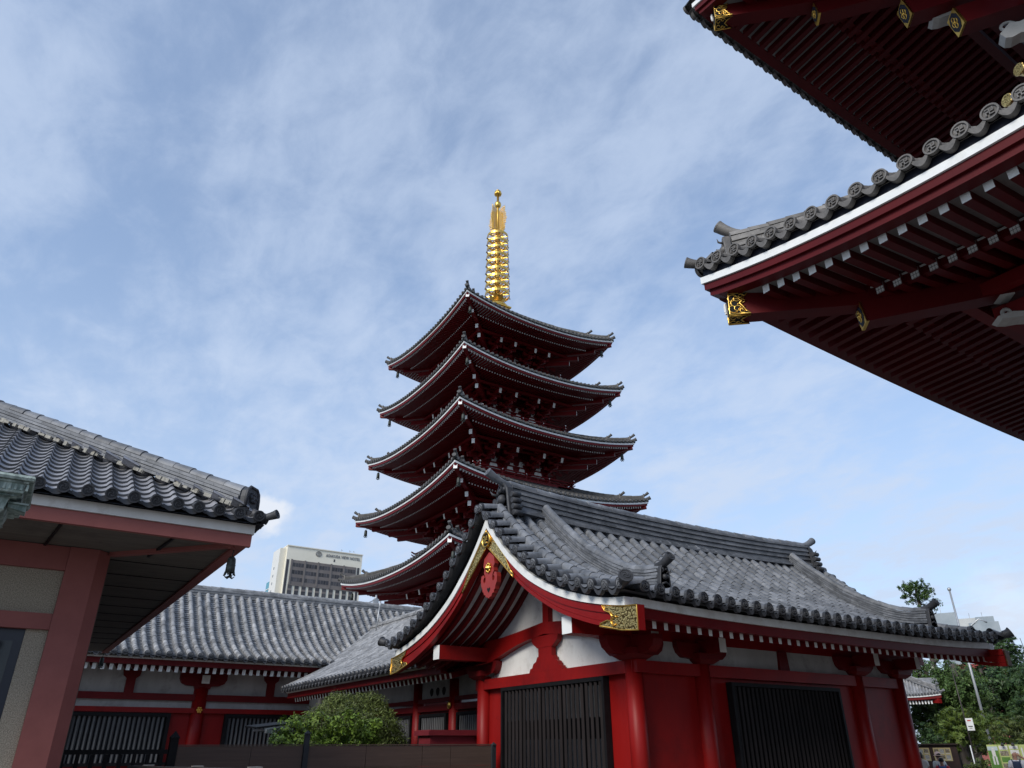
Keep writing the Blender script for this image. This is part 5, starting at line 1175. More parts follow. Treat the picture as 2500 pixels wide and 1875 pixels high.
fo = bpy.data.objects.new('sign_source', fc); COL.objects.link(fo); bpy.context.view_layer.update(); me = bpy.data.meshes.new_from_object(fo.evaluated_get(bpy.context.evaluated_depsgraph_get())); bpy.data.objects.remove(fo); me.materials.clear(); me.materials.append(LETTER)
fo = bpy.data.objects.new('sign_lettering', me); COL.objects.link(fo); fo.parent = ht; wd = max(v.co.x for v in me.vertices); fo.scale = (20.4/wd, 1, 1); fo.location = V((136.4, HY+.25, 96.4+CZ))-ROOTLOC[ht.name]; fo.rotation_euler = (PI/2, 0, 0)
t = MB(); c = V((132.2, HY+.25, 97.3)); 
for r in (1.45, 1.0): t.tube([c+V((math.cos(q)*r*1.15, 0, math.sin(q)*r)) for q in lin(0, 2*PI, 24)], .12, 5)
t.tube([c+V((a, 0, b)) for a, b in ((-.7, .5), (-.2, .5), (-.2, -.5), (-.7, -.5))], .12, 5); t.tube([c+V((a, 0, b)) for a, b in ((.1, .55), (.6, .5), (.15, .1), (.65, -.2), (.1, -.55))], .12, 5); hb_(t, 'sign_emblem', [LETTER])
t = MB()
for x in (146, 151, 153.4): t.tube([(x, HY+3, ZT), (x, HY+3, ZT+2.6)], .12, 5); t.beam((x, HY+3, ZT+2.3), (x+1, HY+3, ZT+2.0), .1, .2)
hb_(t, 'rooftop_mast', [STEEL])
t = MB(); t.box(130.6, 140, 483, 495, -CZ, 97, 0)
for k in range(24): t.box(130.4, 130.6, 483, 495, 4*k, 4*k+.5, 1)
tag(t.build('teal_tower', [mat('teal_glass', (.03, .22, .30), (.05, .28, .36), .3, .2), GREYW]), 'sliver of a teal glass tower showing at the left edge of the hotel', 'building')
# ---- grey roofscape and red roof at right
GB = mat('pale_blue_cladding', (.22, .26, .29), (.29, .33, .36), .4, .6); GB2 = mat('light_concrete', (.40, .41, .40), (.47, .48, .47), .3, .7)
rx = V((.0, 0, 0)); D0 = V((178.5, 89.6, 0)); ux = V((.45, -.89, 0)); uy = V((.89, .45, 0))
gbld = thing('grey_city_building', 'pale grey city building with stepped rooftop boxes beyond the hall roof', 'building', (181, 88, 0))
def cb_(x0, x1, d0, d1, z0, z1, m, name, slots):
    t = MB(); t.hexa([D0+ux*a+uy*b+V((0, 0, z)) for z in (z0, z1) for a, b in ((x0, d0), (x1, d0), (x1, d1), (x0, d1))], 0)
    n = int((x1-x0)/1.1)
    for k in range(n):
        a = x0+(x1-x0)*(k+.3)/n; t.hexa([D0+ux*q+uy*e+V((0, 0, z)) for z in (z0+(z1-z0)*.3, z0+(z1-z0)*.7) for q, e in ((a, d0-.05), (a+.35, d0-.05), (a+.35, d0-.01), (a, d0-.01))], 1)
    return t.build(name, slots, gbld)
cb_(-3.2, 1.2, 0, 8, 15, 27.2, 0, 'rooftop_block', [GB, MULL]); cb_(1.21, 5.0, .5, 8, 15, 25.7, 0, 'rooftop_block', [GB2, WIN]); cb_(5.01, 8.6, 1, 7, 15, 25.9, 0, 'rooftop_block', [GB, WIN]); cb_(-2.6, 7.9, -.5, 9, -CZ, 23.9, 0, 'tower_wall', [GB, MULL]); cb_(3.4, 9.2, -.9, 6, 14, 24.5, 0, 'rooftop_block', [GB, MULL])
t = MB()
for x in (-1.5, 4., 6.5): t.tube([D0+ux*x+uy*2+V((0, 0, 24)), D0+ux*x+uy*2+V((0, 0, 31 if x < 0 else 27))], .06, 5)
t.tube([D0+ux*3.6+uy*-1+V((0, 0, 20)), D0+ux*3.8+uy*-1+V((0, 0, 24)), D0+ux*5.5+uy*-1+V((0, 0, 25.2)), D0+ux*7+uy*-1+V((0, 0, 24.5))], .18, 6); t.build('rooftop_mast', [STEEL], gbld)
rr = thing('red_roofed_building', 'red roofed low building half hidden behind the pine at right', 'building', (83, 38, 0))
REDR = mat('red_roof', (.22, .035, .03), (.30, .05, .042), 1.5, .7)
def w2(a, d, z): return V((81.3, 38.6, 0))+V((.42, -.9, 0))*a+V((.9, .42, 0))*d+V((0, 0, z))
t = MB(); t.hexa([w2(a, d, z) for z in (5.9, 7.3) for a, d in (((-3.2, -.6), (2.2, -.6), (2.2, 6), (-3.2, 6)) if z < 6 else ((-2.6, 1.), (1.6, 1.), (1.6, 5), (-2.6, 5)))]); t.build('roof', [REDR], rr)
t = MB(); t.hexa([w2(a, d, z) for z in (-CZ, 5.89) for a, d in ((-2.8, 0), (1.4, 0), (1.4, 5.5), (-2.8, 5.5))], 0); t.build('wall', [RED_DULL], rr)
t = MB(); t.hexa([w2(a, d, z) for z in (4.7, 4.85) for a, d in ((-1.4, -.9), (1.5, -.9), (1.5, -.1), (-1.4, -.1))], 0); t.build('canopy', [REDR], rr)
t = MB(); t.hexa([w2(a, d, z) for z in (-CZ, 7.0) for a, d in ((2.0, 9), (8, 9), (8, 16), (2.0, 16))], 0); wl = t.build('grey_annex', [GB2], rr)
t = MB(); t.hexa([w2(a, d, z) for z in (6.9, 7.6) for a, d in ((3.4, 7.5), (4.3, 7.5), (4.3, 9), (3.4, 9))], 0); t.build('chimney', [REDR], rr)
t = MB()
for a, h in ((2.6, 10), (4.2, 10.4), (5.2, 9.2)): t.tube([w2(a, 10, 6.9), w2(a-.3, 10, h)], .03, 4)
t.build('antenna', [STEEL_D], rr)
# ---- small pavilion roof
pv = thing('small_pavilion', 'small red pavilion with curved grey tiled roof behind the right end of the hall', 'pavilion', (46, 26.5, 0))
c0 = V((44.05, 23.66, 0)); ud = V((-.49, .872, 0)); vd = V((.872, .49, 0))         # eave direction, depth
pz = lambda s: 2.40+.10*max(0, 1-s/1.6)**2
t = MB(); pt_ = .155
for k in range(30):
    s = .02+pt_*k; q1 = min(1.9, s+.12)
    row_tiles(t, [c0+ud*s+vd*q+V((0, 0, pz(s)+.13+.52*q+.03*q*q)) for q in lin(-.06, q1, 4)], ud, .05, .3, 0, 5, tr=(.4, .9)); disc(t, c0+ud*s-vd*.08+V((0, 0, pz(s)+.14)), -vd, .058, .04, 'plain', 1, 8, .5, detail=False)
    s2 = s; t.poly([c0+ud*(s-.08)+vd*-.05+V((0, 0, pz(s)+.09)), c0+ud*(s+.08)-vd*.05+V((0, 0, pz(s)+.09)), c0+ud*(s+.08)+vd*q1+V((0, 0, pz(s)+.09+.52*q1+.03*q1*q1)), c0+ud*(s-.08)+vd*q1+V((0, 0, pz(s)+.09+.52*q1+.03*q1*q1))], 0, .25)
hipd = lambda q, z: c0+ud*q+vd*q+V((0, 0, pz(q)+.2+.52*q+.03*q*q+z))
ridge_stack(t, [hipd(q, 0) for q in lin(.15, 1.9, 5)], (ud-vd).normalized(), .14, .22, 3, .06, .25, 0); tube_end(t, hipd(.2, .22), -(ud+vd), .06, 0, L=.2, rise=.12, detail=False); tube_end(t, hipd(.0, -.02), -(ud+vd), .05, 0, L=.25, rise=.06, detail=False)
ridge_stack(t, [hipd(1.9, .1)+ud*a for a in lin(0, 3, 4)], vd, .2, .35, 4, .07, .25, 0); tube_end(t, hipd(1.9, .5), -ud, .07, 0, L=.3, rise=.15, detail=False)
t.grid([[c0+ud*a+vd*(.05+q)+V((0, 0, 2.5+.52*q)) for q in (0, 2)] for a in (0, 5)], 0, .3)
t.build('roof', [TILE_L, TILE_D], pv)
t = MB(); S_ = lin(0, 5, 20); t.sweep([c0+ud*s+V((0, 0, pz(s))) for s in S_], [(0, 0), (.08, 0), (.08, .09), (0, .09)], vd, m=0); t.sweep([c0+ud*s+vd*.05+V((0, 0, pz(s))) for s in S_], [(0, -.14), (.08, -.14), (.08, -.002), (0, -.002)], vd, m=1); t.build('eave_board', [WHITE, RED_D], pv)
t = MB(); t.beam(c0+ud*.12+vd*.1+V((0, 0, 2.2)), c0+ud*1.2+vd*1.2+V((0, 0, 2.3)), .22, .24, 0); t.build('hip_beam', [RED], pv)
for k in range(14):
    s = .55+.155*k; t = MB(); t.beam(c0+ud*s+vd*.22+V((0, 0, 2.14)), c0+ud*s+vd*1.5+V((0, 0, 2.4)), .075, .17, 0, 1); t.build('rafter', [RED_D, WHITE], pv)
t = MB(); t.hexa([c0+ud*a+vd*b+V((0, 0, z)) for z in (-CZ, 2.3) for a, b in ((2.3, 1.6), (5, 1.6), (5, 3), (2.3, 3))]); t.build('wall', [RED_D], pv)
# ---- poles
t = MB(); t.tube([(40.36, 19.9, -CZ), (40.36, 19.9, 7.2)], [.07, .045], 10)
fp = t.build('flag_pole', [STEEL]); tag(fp, 'tall pale grey flagpole with ball top rising behind the right end of the hall', 'flagpole'); t = MB(); t.ball((40.36, 19.9, 7.28), .10, 8); t.build('finial', [STEEL], fp); 
up_ = thing('utility_pole', 'thin dark pole carrying a small white notice among the pines', 'pole', (33.79, 17.4, 0)); t = MB(); t.tube([(33.78, 17.42, -CZ), (33.79, 17.42, 1.1), (33.78, 17.44, 3.6)], [.03, .026, .012], 8); t.build('pole_shaft', [STEEL_D], up_)
t = MB(); t.hexa([V((33.72, 17.38, 0))+V((-.48, .87, 0))*a*-1+V((0, 0, z))+V((-.03, -.02, 0))*b for z in (.52, .98) for a, b in ((0, 1), (.26, 1), (.26, 0), (0, 0))], 0); nb = t.build('notice', [WHITE], up_); t = MB(); c = V((33.72, 17.38, 0)); e = V((.48, -.87, 0)); f = V((-.036, -.022, 0))
for a0, a1, z0, z1 in ((.06, .19, .87, .91), (.05, .21, .66, .69), (.08, .18, .60, .62)): t.poly([c+f+e*a0+V((0, 0, z0)), c+f+e*a1+V((0, 0, z0)), c+f+e*a1+V((0, 0, z1)), c+f+e*a0+V((0, 0, z1))], 0 if z0 > .8 else 1)
t.build('notice_mark', [mat('red_ink', (.5, .03, .03)), BLACK], nb)
# white bollard pole in front of the pine
t = MB(); t.tube([(31.6, 16.35, -CZ), (31.6, 16.35, -.02)], .022, 8); tag(t.build('white_stake', [WHITE]), 'thin white stake standing below the notice beside the low bush', 'stake')
# ---- notice boards with photo posters
nbd = thing('notice_board', 'dark framed notice board showing two yellow sheets of small photos', 'notice board', (27.9, 15.6, 0))
b0 = V((27.45, 16.55, 0)); e = V((.49, -.872, 0)); nrm = V((-.872, -.49, 0))
def rect(t, a0, a1, z0, z1, off, m, tt=.5): t.poly([b0+e*a+nrm*off+V((0, 0, z)) for a, z in ((a0, z0), (a1, z0), (a1, z1), (a0, z1))], m, tt)
t = MB(); t.hexa([b0+e*a+nrm*d+V((0, 0, z)) for z in (-CZ+.75, 0) for a, d in ((0, 0), (1.66, 0), (1.66, -.08), (0, -.08))])
for a in (.02, 1.6): t.hexa([b0+e*q+nrm*d+V((0, 0, z)) for z in (-CZ, -CZ+.749) for q, d in ((a, 0), (a+.06, 0), (a+.06, -.08), (a, -.08))])
t.hexa([b0+e*a+nrm*d+V((0, 0, z)) for z in (.002, .04) for a, d in ((-.05, .1), (1.72, .1), (1.72, -.15), (-.05, -.15))]); t.build('board_frame', [mat('dark_wood', (.03, .016, .014), (.05, .026, .022), 4., .6)], nbd)
YEL = mat('yellow_poster', (.50, .42, .20), (.58, .50, .27), 2., .7); PIX = [mat('photo_print', (.06, .09, .05), (.30, .22, .16), 26., .6, c3=(.45, .44, .42), sc3=16), mat('photo_print_light', (.25, .30, .35), (.55, .52, .46), 22., .6, c3=(.10, .06, .05), sc3=18)]
WT = mat('poster_white', (.62, .62, .6), rough=.6)
for a0 in (-.42, .26, .92):
    t = MB(); a1 = a0+.54; rect(t, a0, a1, -.50, -.09, .006, 0)
    for i in range(3):
        for j in range(2):
            x = a0+.03+.17*i; z = -.13-.19*j; rect(t, x, x+.13, z-.11, z, .010, 1+(i+j) % 2); rect(t, x+.01, x+.12, z-.145, z-.125, .010, 3)
    t.build('photo_poster', [YEL, PIX[0], PIX[1], WT], nbd)
# ---- green exhibition panels
GRN = mat('green_poster', (.05, .13, .02), (.12, .26, .05), 1.6, .7); LIME = mat('lime_panel', (.40, .48, .16), (.48, .55, .22), 1., .7); SKYP = mat('pale_blue_print', (.35, .45, .52), (.5, .58, .6), 2., .7)
base = V((30.43, 15.17, 0)); e2 = V((.44, -.90, 0)); n2 = V((-.9, -.44, 0))
def panel(a0, a1, lab, fn):
    o = thing('exhibition_panel', lab, 'display panel', tuple(base+e2*a0), 'green display panels'); t = MB()
    t.hexa([base+e2*a+n2*d+V((0, 0, z)) for z in (-CZ, 0) for a, d in ((a0, 0), (a1-.01, 0), (a1-.01, -.05), (a0, -.05))]); t.build('panel_board', [LIME], o); t = MB()
    def rc(x0, x1, z0, z1, off, m): t.poly([base+e2*a+n2*off+V((0, 0, z)) for a, z in ((a0+x0, z0), (a0+x1, z0), (a0+x1, z1), (a0+x0, z1))], m)
    def figure(x, z, m):
        for dx, w_, z0, z1 in ((0, .05, .0, .06), (0, .09, -.22, -.012), (-.045, .035, -.48, -.222), (.045, .035, -.48, -.222)): rc(x+dx-w_/2-.01, x+dx+w_/2+.01, z+z0, z+z1, .008, m)
    fn(rc, figure); t.build('printed_sheet', [GRN, SKYP, WT, PIX[0], BLACK, GREYW], o)
panel(0, .34, 'green panel with a picture of a person standing against pale sky', lambda rc, fg: (rc(.01, .32, -1.3, -.19, .004, 0), rc(.01, .32, -.188, -.06, .004, 1), fg(.17, -.16, 5)))
panel(.34, .66, 'lime panel with stacked landscape prints, next to the green picture panel', lambda rc, fg: [rc(.03, .29, -.16, -.04, .004, 5)]+[rc(.03, .29, -.36-.2*k, -.2-.2*k, .004, (3, 0, 3, 2)[k]) for k in range(4)])
panel(.66, .98, 'lime panel behind the bald man in a white shirt', lambda rc, fg: [rc(.03, .29, -.14, -.04, .004, 5), rc(.03, .29, -.3, -.17, .004, 2)]+[rc(.03, .29, -.5-.2*k, -.34-.2*k, .004, (3, 0, 2)[k]) for k in range(3)])
panel(.98, 1.6, 'plain yellow-lime panel at the right edge of the picture', lambda rc, fg: (rc(.05, .1, -.6, -.1, .004, 2),))
# clamp lamps on the panels
cl = None
for x, lab in ((.50, 'black clip lamp over the landscape prints panel'), (.82, 'black clip lamp over the panel behind the bald man')):
    c = base+e2*x
    if cl is None:
        cl = thing('clip_lamp', lab, 'clip lamp', tuple(c+V((0, 0, CZ))), 'clip lamps on the panels'); t = MB(); cc = V(c)
        t.tube([cc+V((0, 0, .0)), cc+V((0, 0, .07))+n2*.05, cc+V((0, 0, .04))+n2*.16], .012, 6); t.build('lamp_arm', [BLACK], cl); t = MB(); t.lathe(cc+V((0, 0, .05))+n2*.14, [(.02, 0), (.05, .05), (.06, .09)], 8, 0, axis=tuple(n2*.4+V((0, 0, -1)))); t.build('lamp_shade', [STEEL_D], cl)
    else: c2 = copy_tree(cl, tuple(c+V((0, 0, CZ)))); c2['label'] = lab
# pale wall behind the evergreen
t = MB(); t.hexa([V((33.2, 20.6, 0))+V((.45, -.89, 0))*a+V((.89, .45, 0))*d+V((0, 0, z)) for z in (-CZ, 1.6) for a, d in ((0, 0), (1.0, 0), (1.0, .2), (0, .2))]); tag(t.build('garden_wall', [mat('stained_wall', (.25, .22, .20), (.36, .33, .30), 2., .9)]), 'stained pale wall glimpsed just right of the hall end', 'wall')
# ================================================================== people by the notice boards
SKIN = mat('skin', (.42, .22, .15), (.48, .27, .19), 20., .5); HAIR = mat('dark_hair', (.012, .008, .006), (.02, .014, .011), 30., .5)
def cloth(n, c): return mat(n, tuple(q*.85 for q in c), c, 25., .8, bump=.2, bscale=40)
def skin(name, nodes, edges, mats, parent, sub=1, smooth=True):
    """continuous limb surface grown over connected joints; nodes = {key: ((x, y, z), radius)}"""
    ks = list(nodes); me = bpy.data.meshes.new(name); me.from_pydata([nodes[k][0] for k in ks], [(ks.index(a), ks.index(b)) for a, b in edges], [])
    o = bpy.data.objects.new(name, me); COL.objects.link(o); o.parent = parent
    m = o.modifiers.new('skin', 'SKIN'); m.use_smooth_shade = True
    for i, k in enumerate(ks):
        r = nodes[k][1]; r = r if isinstance(r, tuple) else (r, r); me.skin_vertices[0].data[i].radius = r
    me.skin_vertices[0].data[0].use_root = True
    s = o.modifiers.new('subdivision', 'SUBSURF'); s.levels = sub; s.render_levels = sub
    for q in mats: me.materials.append(q)
    return o
def person(label, pos, face, h, arms, top, trousers, hair, hat=None, pack=None):
    p = thing('person', label, 'person', (pos[0], pos[1], 0)); s = h/1.7
    W = {k: (tuple(q*s for q in v), (tuple(e*s for e in r) if isinstance(r, tuple) else r*s)) for k, (v, r) in {
        'pel': ((0, 0, .93), (.145, .10)), 'waist': ((0, .0, 1.08), (.125, .09)), 'chest': ((0, .01, 1.27), (.15, .105)), 'neckb': ((0, 0, 1.43), (.075, .065)), 'neck': ((0, .005, 1.49), .052), 'jaw': ((0, .02, 1.545), (.060, .07)), 'head': ((0, .008, 1.62), (.074, .088)), 'crown': ((0, 0, 1.685), (.045, .055)),
        'nose': ((0, .108, 1.595), .012), 'earl': ((-.079, 0, 1.6), .012), 'earr': ((.079, 0, 1.6), .012),
        'hl': ((-.095, 0, .88), .09), 'kl': ((-.10, .01, .48), .058), 'al': ((-.10, -.01, .09), .038), 'tl': ((-.11, .14, .03), .03),
        'hr': ((.095, 0, .88), .09), 'kr': ((.10, .015, .48), .058), 'ar': ((.10, -.01, .09), .038), 'tr': ((.11, .14, .03), .03)}.items()}
    E = [('pel', 'waist'), ('waist', 'chest'), ('chest', 'neckb'), ('neckb', 'neck'), ('neck', 'jaw'), ('jaw', 'head'), ('head', 'crown'), ('head', 'nose'), ('head', 'earl'), ('head', 'earr'), ('pel', 'hl'), ('hl', 'kl'), ('kl', 'al'), ('al', 'tl'), ('pel', 'hr'), ('hr', 'kr'), ('kr', 'ar'), ('ar', 'tr')]
    for sd, g in (('l', -1), ('r', 1)):
        el, wr = arms[sd]; sh = (g*.185, 0, 1.38); hd = V(wr) + (V(wr)-V(el)).normalized()*.09
        for k, v, r in (('s'+sd, sh, .058), ('e'+sd, el, .042), ('w'+sd, wr, .030), ('p'+sd, tuple(V(wr).lerp(hd, .75)), (.036, .018))): W[k] = (tuple(q*s for q in v), tuple(e*s for e in r) if isinstance(r, tuple) else r*s)
        E += [('chest', 's'+sd), ('s'+sd, 'e'+sd), ('e'+sd, 'w'+sd), ('w'+sd, 'p'+sd)]
        d = (V(wr)-V(el)).normalized(); u = d.orthogonal().normalized(); w_ = d.cross(u); base = V(W['p'+sd][0])
        for j, ln in enumerate((.075, .085, .08, .06)):
            a = base+u*s*(-.027+.018*j)+d*s*.03; b_ = a+d*s*ln*.55; c_ = b_+(d*.75+w_*.65)*s*ln*.5
            W[f'f{sd}{j}a'] = (tuple(a), .0095*s); W[f'f{sd}{j}b'] = (tuple(b_), .0088*s); W[f'f{sd}{j}c'] = (tuple(c_), .007*s); E += [('p'+sd, f'f{sd}{j}a'), (f'f{sd}{j}a', f'f{sd}{j}b'), (f'f{sd}{j}b', f'f{sd}{j}c')]
        a = base-u*s*.04; b_ = a-u*s*.02+d*s*.035; W[f'th{sd}a'] = (tuple(a), .011*s); W[f'th{sd}b'] = (tuple(b_), .009*s); E += [('p'+sd, f'th{sd}a'), (f'th{sd}a', f'th{sd}b')]
    skin('body', W, E, [SKIN], p, 2)
    def dress(name, keys, grow, m, ends=()):
        N_ = {k: (W[k][0], (tuple(q+grow*s for q in W[k][1]) if isinstance(W[k][1], tuple) else W[k][1]+grow*s)) for k in keys}
        for k, a, b, f, r in ends: N_[k] = (tuple(V(W[a][0]).lerp(V(W[b][0]), f)), r*s)
        ks = list(N_); ed = [(a, b) for a, b in E if a in N_ and b in N_]+[(a, k) for k, a, b, f, r in ends]; skin(name, N_, ed, [m], p, 1)
    dress('shirt', ['chest', 'waist', 'pel', 'neckb', 'sl', 'sr'], .016, top, (('cl', 'sl', 'el', .75, .058), ('cr', 'sr', 'er', .75, .058)))
    dress('trousers', ['pel', 'hl', 'hr', 'kl', 'kr', 'al', 'ar'], .018, trousers)
    if hair:
        t = MB(); t.lathe((0, -.012*s, 1.60*s), [(.088*s, -.10*s if hair == 'long' else -.03*s), (.094*s, .0), (.088*s, .05*s), (.062*s, .09*s), (.02*s, .108*s)], 14, 0); n = len(t.v)
        t.v = [(x, y*1.12-.012*s if y < .05*s else y*1.12-.03*s, z) for x, y, z in t.v]; t.build('hair', [HAIR], p, lift=0) if False else None
        me = bpy.data.meshes.new('hair'); me.from_pydata(t.v, [], t.f); me.materials.append(HAIR); o = bpy.data.objects.new('hair', me); COL.objects.link(o); o.parent = p
        for q in me.polygons: q.use_smooth = True
    def child(t, name, mats):
        me = bpy.data.meshes.new(name); me.from_pydata(t.v, [], t.f); me.polygons.foreach_set('material_index', t.m)
        for m in mats: me.materials.append(m)
        o = bpy.data.objects.new(name, me); COL.objects.link(o); o.parent = p
        for q in me.polygons: q.use_smooth = True
        return o
    for g in (-1, 1):
        t = MB(); t.ball((g*.032*s, .088*s, 1.625*s), .012*s, 8); child(t, 'eye', [BLACK])
    t = MB(); t.tube([(-.022*s, .091*s, 1.553*s), (0, .096*s, 1.551*s), (.022*s, .091*s, 1.553*s)], .006*s, 5); child(t, 'mouth', [mat('lip', (.3, .09, .08))])
    if hat: t = MB(); t.lathe((0, 0, 1.64*s), [(.16*s, -.035*s), (.10*s, .0), (.095*s, .06*s), (.05*s, .10*s), (.005*s, .105*s)], 16); child(t, 'sun_hat', [hat])
    if pack:
        t = MB(); x, y0, y1 = .14*s, -.115*s, -.26*s
        t.hexa([(-x, y1, 1.0*s), (x, y1, 1.0*s), (x, y0, .98*s), (-x, y0, .98*s), (-x*.8, y1+.02*s, 1.38*s), (x*.8, y1+.02*s, 1.38*s), (x*.8, y0, 1.42*s), (-x*.8, y0, 1.42*s)])
        for g in (-1, 1): t.tube([(g*.10*s, -.12*s, 1.40*s), (g*.12*s, .0, 1.465*s), (g*.125*s, .13*s, 1.36*s), (g*.14*s, .12*s, 1.2*s), (g*.15*s, -.1*s, 1.05*s)], .02*s, 6)
        child(t, 'backpack', [pack])
    p.rotation_euler = (0, 0, face); return p
down = {'l': ((-.24, -.02, 1.12), (-.25, .06, .88)), 'r': ((.24, -.02, 1.12), (.25, .06, .88))}
up2 = {'l': ((-.23, .10, 1.16), (-.10, .26, 1.30)), 'r': ((.23, .10, 1.16), (.10, .26, 1.32))}
hand_head = {'l': ((-.24, -.02, 1.12), (-.25, .06, .88)), 'r': ((.33, .06, 1.42), (.15, .03, 1.56))}
fa = rad(-60.6)
person('person with dark hair in a cream top at the hall corner, hands raised', (25.9, 15.12), fa+.3, 1.60, up2, cloth('cream_cloth', (.62, .57, .50)), cloth('grey_trousers', (.08, .08, .09)), 'long')
person('person in a pale pink sun hat and light shirt facing the photo boards', (27.0, 15.12), fa+.5, 1.56, down, cloth('pale_cloth', (.55, .57, .54)), cloth('beige_trousers', (.3, .26, .2)), 'short', cloth('pink_hat', (.72, .52, .45)))
person('person with dark hair, red jacket and blue backpack standing before the boards', (25.3, 14.10), fa, 1.44, down, cloth('red_jacket', (.55, .05, .06)), cloth('dark_trousers', (.03, .03, .04)), 'short', None, cloth('blue_pack', (.03, .10, .24)))
person('bald man in a white shirt with navy backpack holding a hand to his head', (27.15, 12.76), fa-.1, 1.60, hand_head, cloth('white_shirt', (.75, .76, .80)), cloth('navy_trousers', (.03, .035, .06)), None, None, cloth('navy_pack', (.03, .05, .10)))
CLOUD_OFF = (.6, 1.7, 0); CLOUD_COL = (3.72, 4.4, 5.6, 1); SKY_STR = .15; SUN_E = 2.7; EXPO = .12; PUFF1 = (0.2388, 0.9321, 0.2722); PUFF2 = (0.9115, 0.3881, 0.1362)
# ================================================================== ground, sky, light, camera
t = MB(); t.poly([(-900, -900, -CZ), (1500, -900, -CZ), (1500, 1500, -CZ), (-900, 1500, -CZ)])
PAVE = mat('stone_paving', (.17, .165, .155), (.22, .214, .20), 1.5, .85, bump=.2, bscale=20)
g = t.build('ground', [PAVE]); g['kind'] = 'structure'

SUN_TO = V((-.88, -.30, .60)).normalized()
el = math.asin(SUN_TO.z); az = math.atan2(SUN_TO.x, SUN_TO.y)      # azimuth measured from +y towards +x
w = bpy.data.worlds.new('World'); scene.world = w; w.use_nodes = True; nt = w.node_tree; N = nt.nodes; L = nt.links
bg = N['Background']; sky = N.new('ShaderNodeTexSky'); sky.sky_type = 'NISHITA'; sky.sun_disc = False
sky.sun_elevation = el; sky.sun_rotation = az; sky.air_density = 1.0; sky.dust_density = .6; sky.ozone_density = 2.5
tc = N.new('ShaderNodeTexCoord'); sp = N.new('ShaderNodeSeparateXYZ'); L.new(tc.outputs['Generated'], sp.inputs[0])
def mth(op, a, b=None, c=None):
    n = N.new('ShaderNodeMath'); n.operation = op
    for i, q in enumerate((a, b, c)):
        if q is None: continue
        if isinstance(q, (int, float)): n.inputs[i].default_value = q
        else: L.new(q, n.inputs[i])
    return n.outputs[0]
zz = mth('ADD', mth('MAXIMUM', sp.outputs[2], 0.), .22)
px = mth('DIVIDE', sp.outputs[0], zz); py = mth('DIVIDE', sp.outputs[1], zz)
cb = N.new('ShaderNodeCombineXYZ'); L.new(px, cb.inputs[0]); L.new(py, cb.inputs[1])
def noise(scale, detail, rough, dist, off, rot=0., st=(1, 1, 1)):
    mp = N.new('ShaderNodeMapping'); mp.inputs['Location'].default_value = off; mp.inputs['Rotation'].default_value = (0, 0, rot); mp.inputs['Scale'].default_value = st
    L.new(cb.outputs[0], mp.inputs[0]); n = N.new('ShaderNodeTexNoise'); n.inputs['Scale'].default_value = scale; n.inputs['Detail'].default_value = detail
    n.inputs['Roughness'].default_value = rough; n.inputs['Distortion'].default_value = dist; L.new(mp.outputs[0], n.inputs['Vector']); return n.outputs['Fac']
def ramp(x, a, b):
    r = N.new('ShaderNodeMapRange'); r.interpolation_type = 'SMOOTHSTEP'; r.inputs['From Min'].default_value = a; r.inputs['From Max'].default_value = b; L.new(x, r.inputs['Value']); return r.outputs[0]
big = noise(1.1, 4, .5, .3, CLOUD_OFF); mid = noise(3.8, 9, .58, .35, (2.3, .4, 0), rad(35), (1, .5, 1)); fine = noise(12, 8, .62, .3, (5, 1, 0), rad(20), (1, .7, 1))
cl = mth('ADD', mth('MULTIPLY', big, .34), mth('ADD', mth('MULTIPLY', mid, .42), mth('MULTIPLY', fine, .28)))
cov = ramp(cl, .42, .64)
low = ramp(sp.outputs[2], .62, .08)                       # thin cloud thickens towards the horizon
fac = mth('MINIMUM', mth('ADD', mth('ADD', mth('MULTIPLY', cov, .41), .32), mth('MULTIPLY', low, .42)), .95)
def puff(d, r0, r1):          # a small bright cumulus low over the roofs
    vm = N.new('ShaderNodeVectorMath'); vm.operation = 'DISTANCE'; L.new(tc.outputs['Generated'], vm.inputs[0]); vm.inputs[1].default_value = d
    nz = N.new('ShaderNodeTexNoise'); nz.inputs['Scale'].default_value = 38; nz.inputs['Detail'].default_value = 6; L.new(tc.outputs['Generated'], nz.inputs['Vector'])
    return ramp(mth('ADD', vm.outputs['Value'], mth('MULTIPLY', mth('SUBTRACT', nz.outputs['Fac'], .5), .05)), r1, r0)
fac0 = fac; pf = mth('MAXIMUM', puff(PUFF1, .010, .030), mth('MULTIPLY', puff(PUFF2, .01, .06), .45))
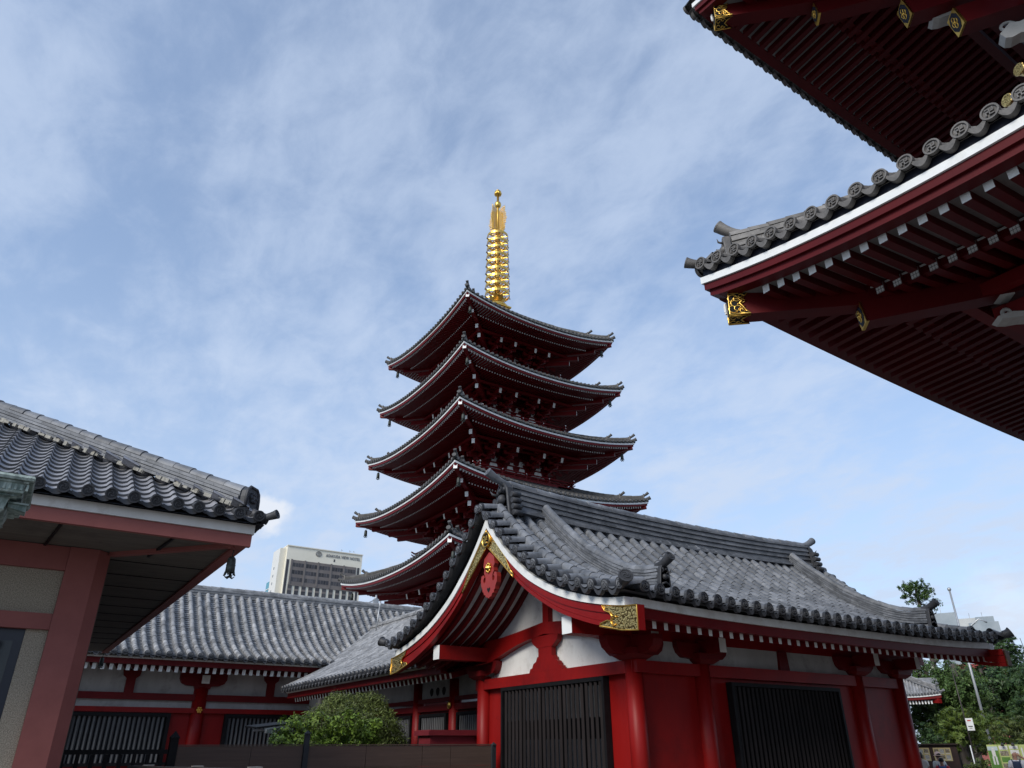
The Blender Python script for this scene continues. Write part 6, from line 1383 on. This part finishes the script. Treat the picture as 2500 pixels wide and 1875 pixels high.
mx = N.new('ShaderNodeMixRGB'); L.new(fac, mx.inputs[0]); L.new(sky.outputs[0], mx.inputs[1]); 
mx.inputs[2].default_value = CLOUD_COL
tn = N.new('ShaderNodeMixRGB'); tn.blend_type = 'MULTIPLY'; tn.inputs[0].default_value = 1; L.new(sky.outputs[0], tn.inputs[1]); tn.inputs[2].default_value = (.95, 1.14, 1.25, 1); L.new(tn.outputs[0], mx.inputs[1])
m2 = N.new('ShaderNodeMixRGB'); L.new(mth('MULTIPLY', pf, .8), m2.inputs[0]); L.new(mx.outputs[0], m2.inputs[1]); m2.inputs[2].default_value = (5.3, 5.5, 5.9, 1)
L.new(m2.outputs[0], bg.inputs['Color']); bg.inputs['Strength'].default_value = SKY_STR

sl = bpy.data.lights.new('sun', 'SUN'); sl.energy = SUN_E; sl.angle = rad(22); sl.color = (1, .94, .84)
so_ = bpy.data.objects.new('sun', sl); COL.objects.link(so_); so_.rotation_euler = (-SUN_TO).to_track_quat('-Z', 'Y').to_euler(); so_.location = (0, 0, 60)

cam = bpy.data.cameras.new('camera'); co = bpy.data.objects.new('camera', cam); COL.objects.link(co); scene.camera = co
ph, th, ro = rad(56.733), rad(26.58), rad(-.24868)
r_ = V((math.sin(ph), -math.cos(ph), 0)); F_ = V((math.cos(ph)*math.cos(th), math.sin(ph)*math.cos(th), math.sin(th))); u_ = r_.cross(F_)
r2 = r_*math.cos(ro)+u_*math.sin(ro); u2 = -r_*math.sin(ro)+u_*math.cos(ro)
co.matrix_world = Matrix(((r2.x, u2.x, -F_.x, 0), (r2.y, u2.y, -F_.y, 0), (r2.z, u2.z, -F_.z, CZ), (0, 0, 0, 1)))
cam.sensor_fit = 'HORIZONTAL'; cam.sensor_width = 36; cam.lens = 1769.93/2500*36; cam.clip_start = .05; cam.clip_end = 4000
scene.view_settings.view_transform = 'Standard'; scene.view_settings.look = 'None'; scene.view_settings.gamma = 1; scene.view_settings.exposure = EXPO
scene.render.resolution_x = 1024; scene.render.resolution_y = 768
scene.cycles.max_bounces = 6; scene.cycles.diffuse_bounces = 3; scene.cycles.use_denoising = True
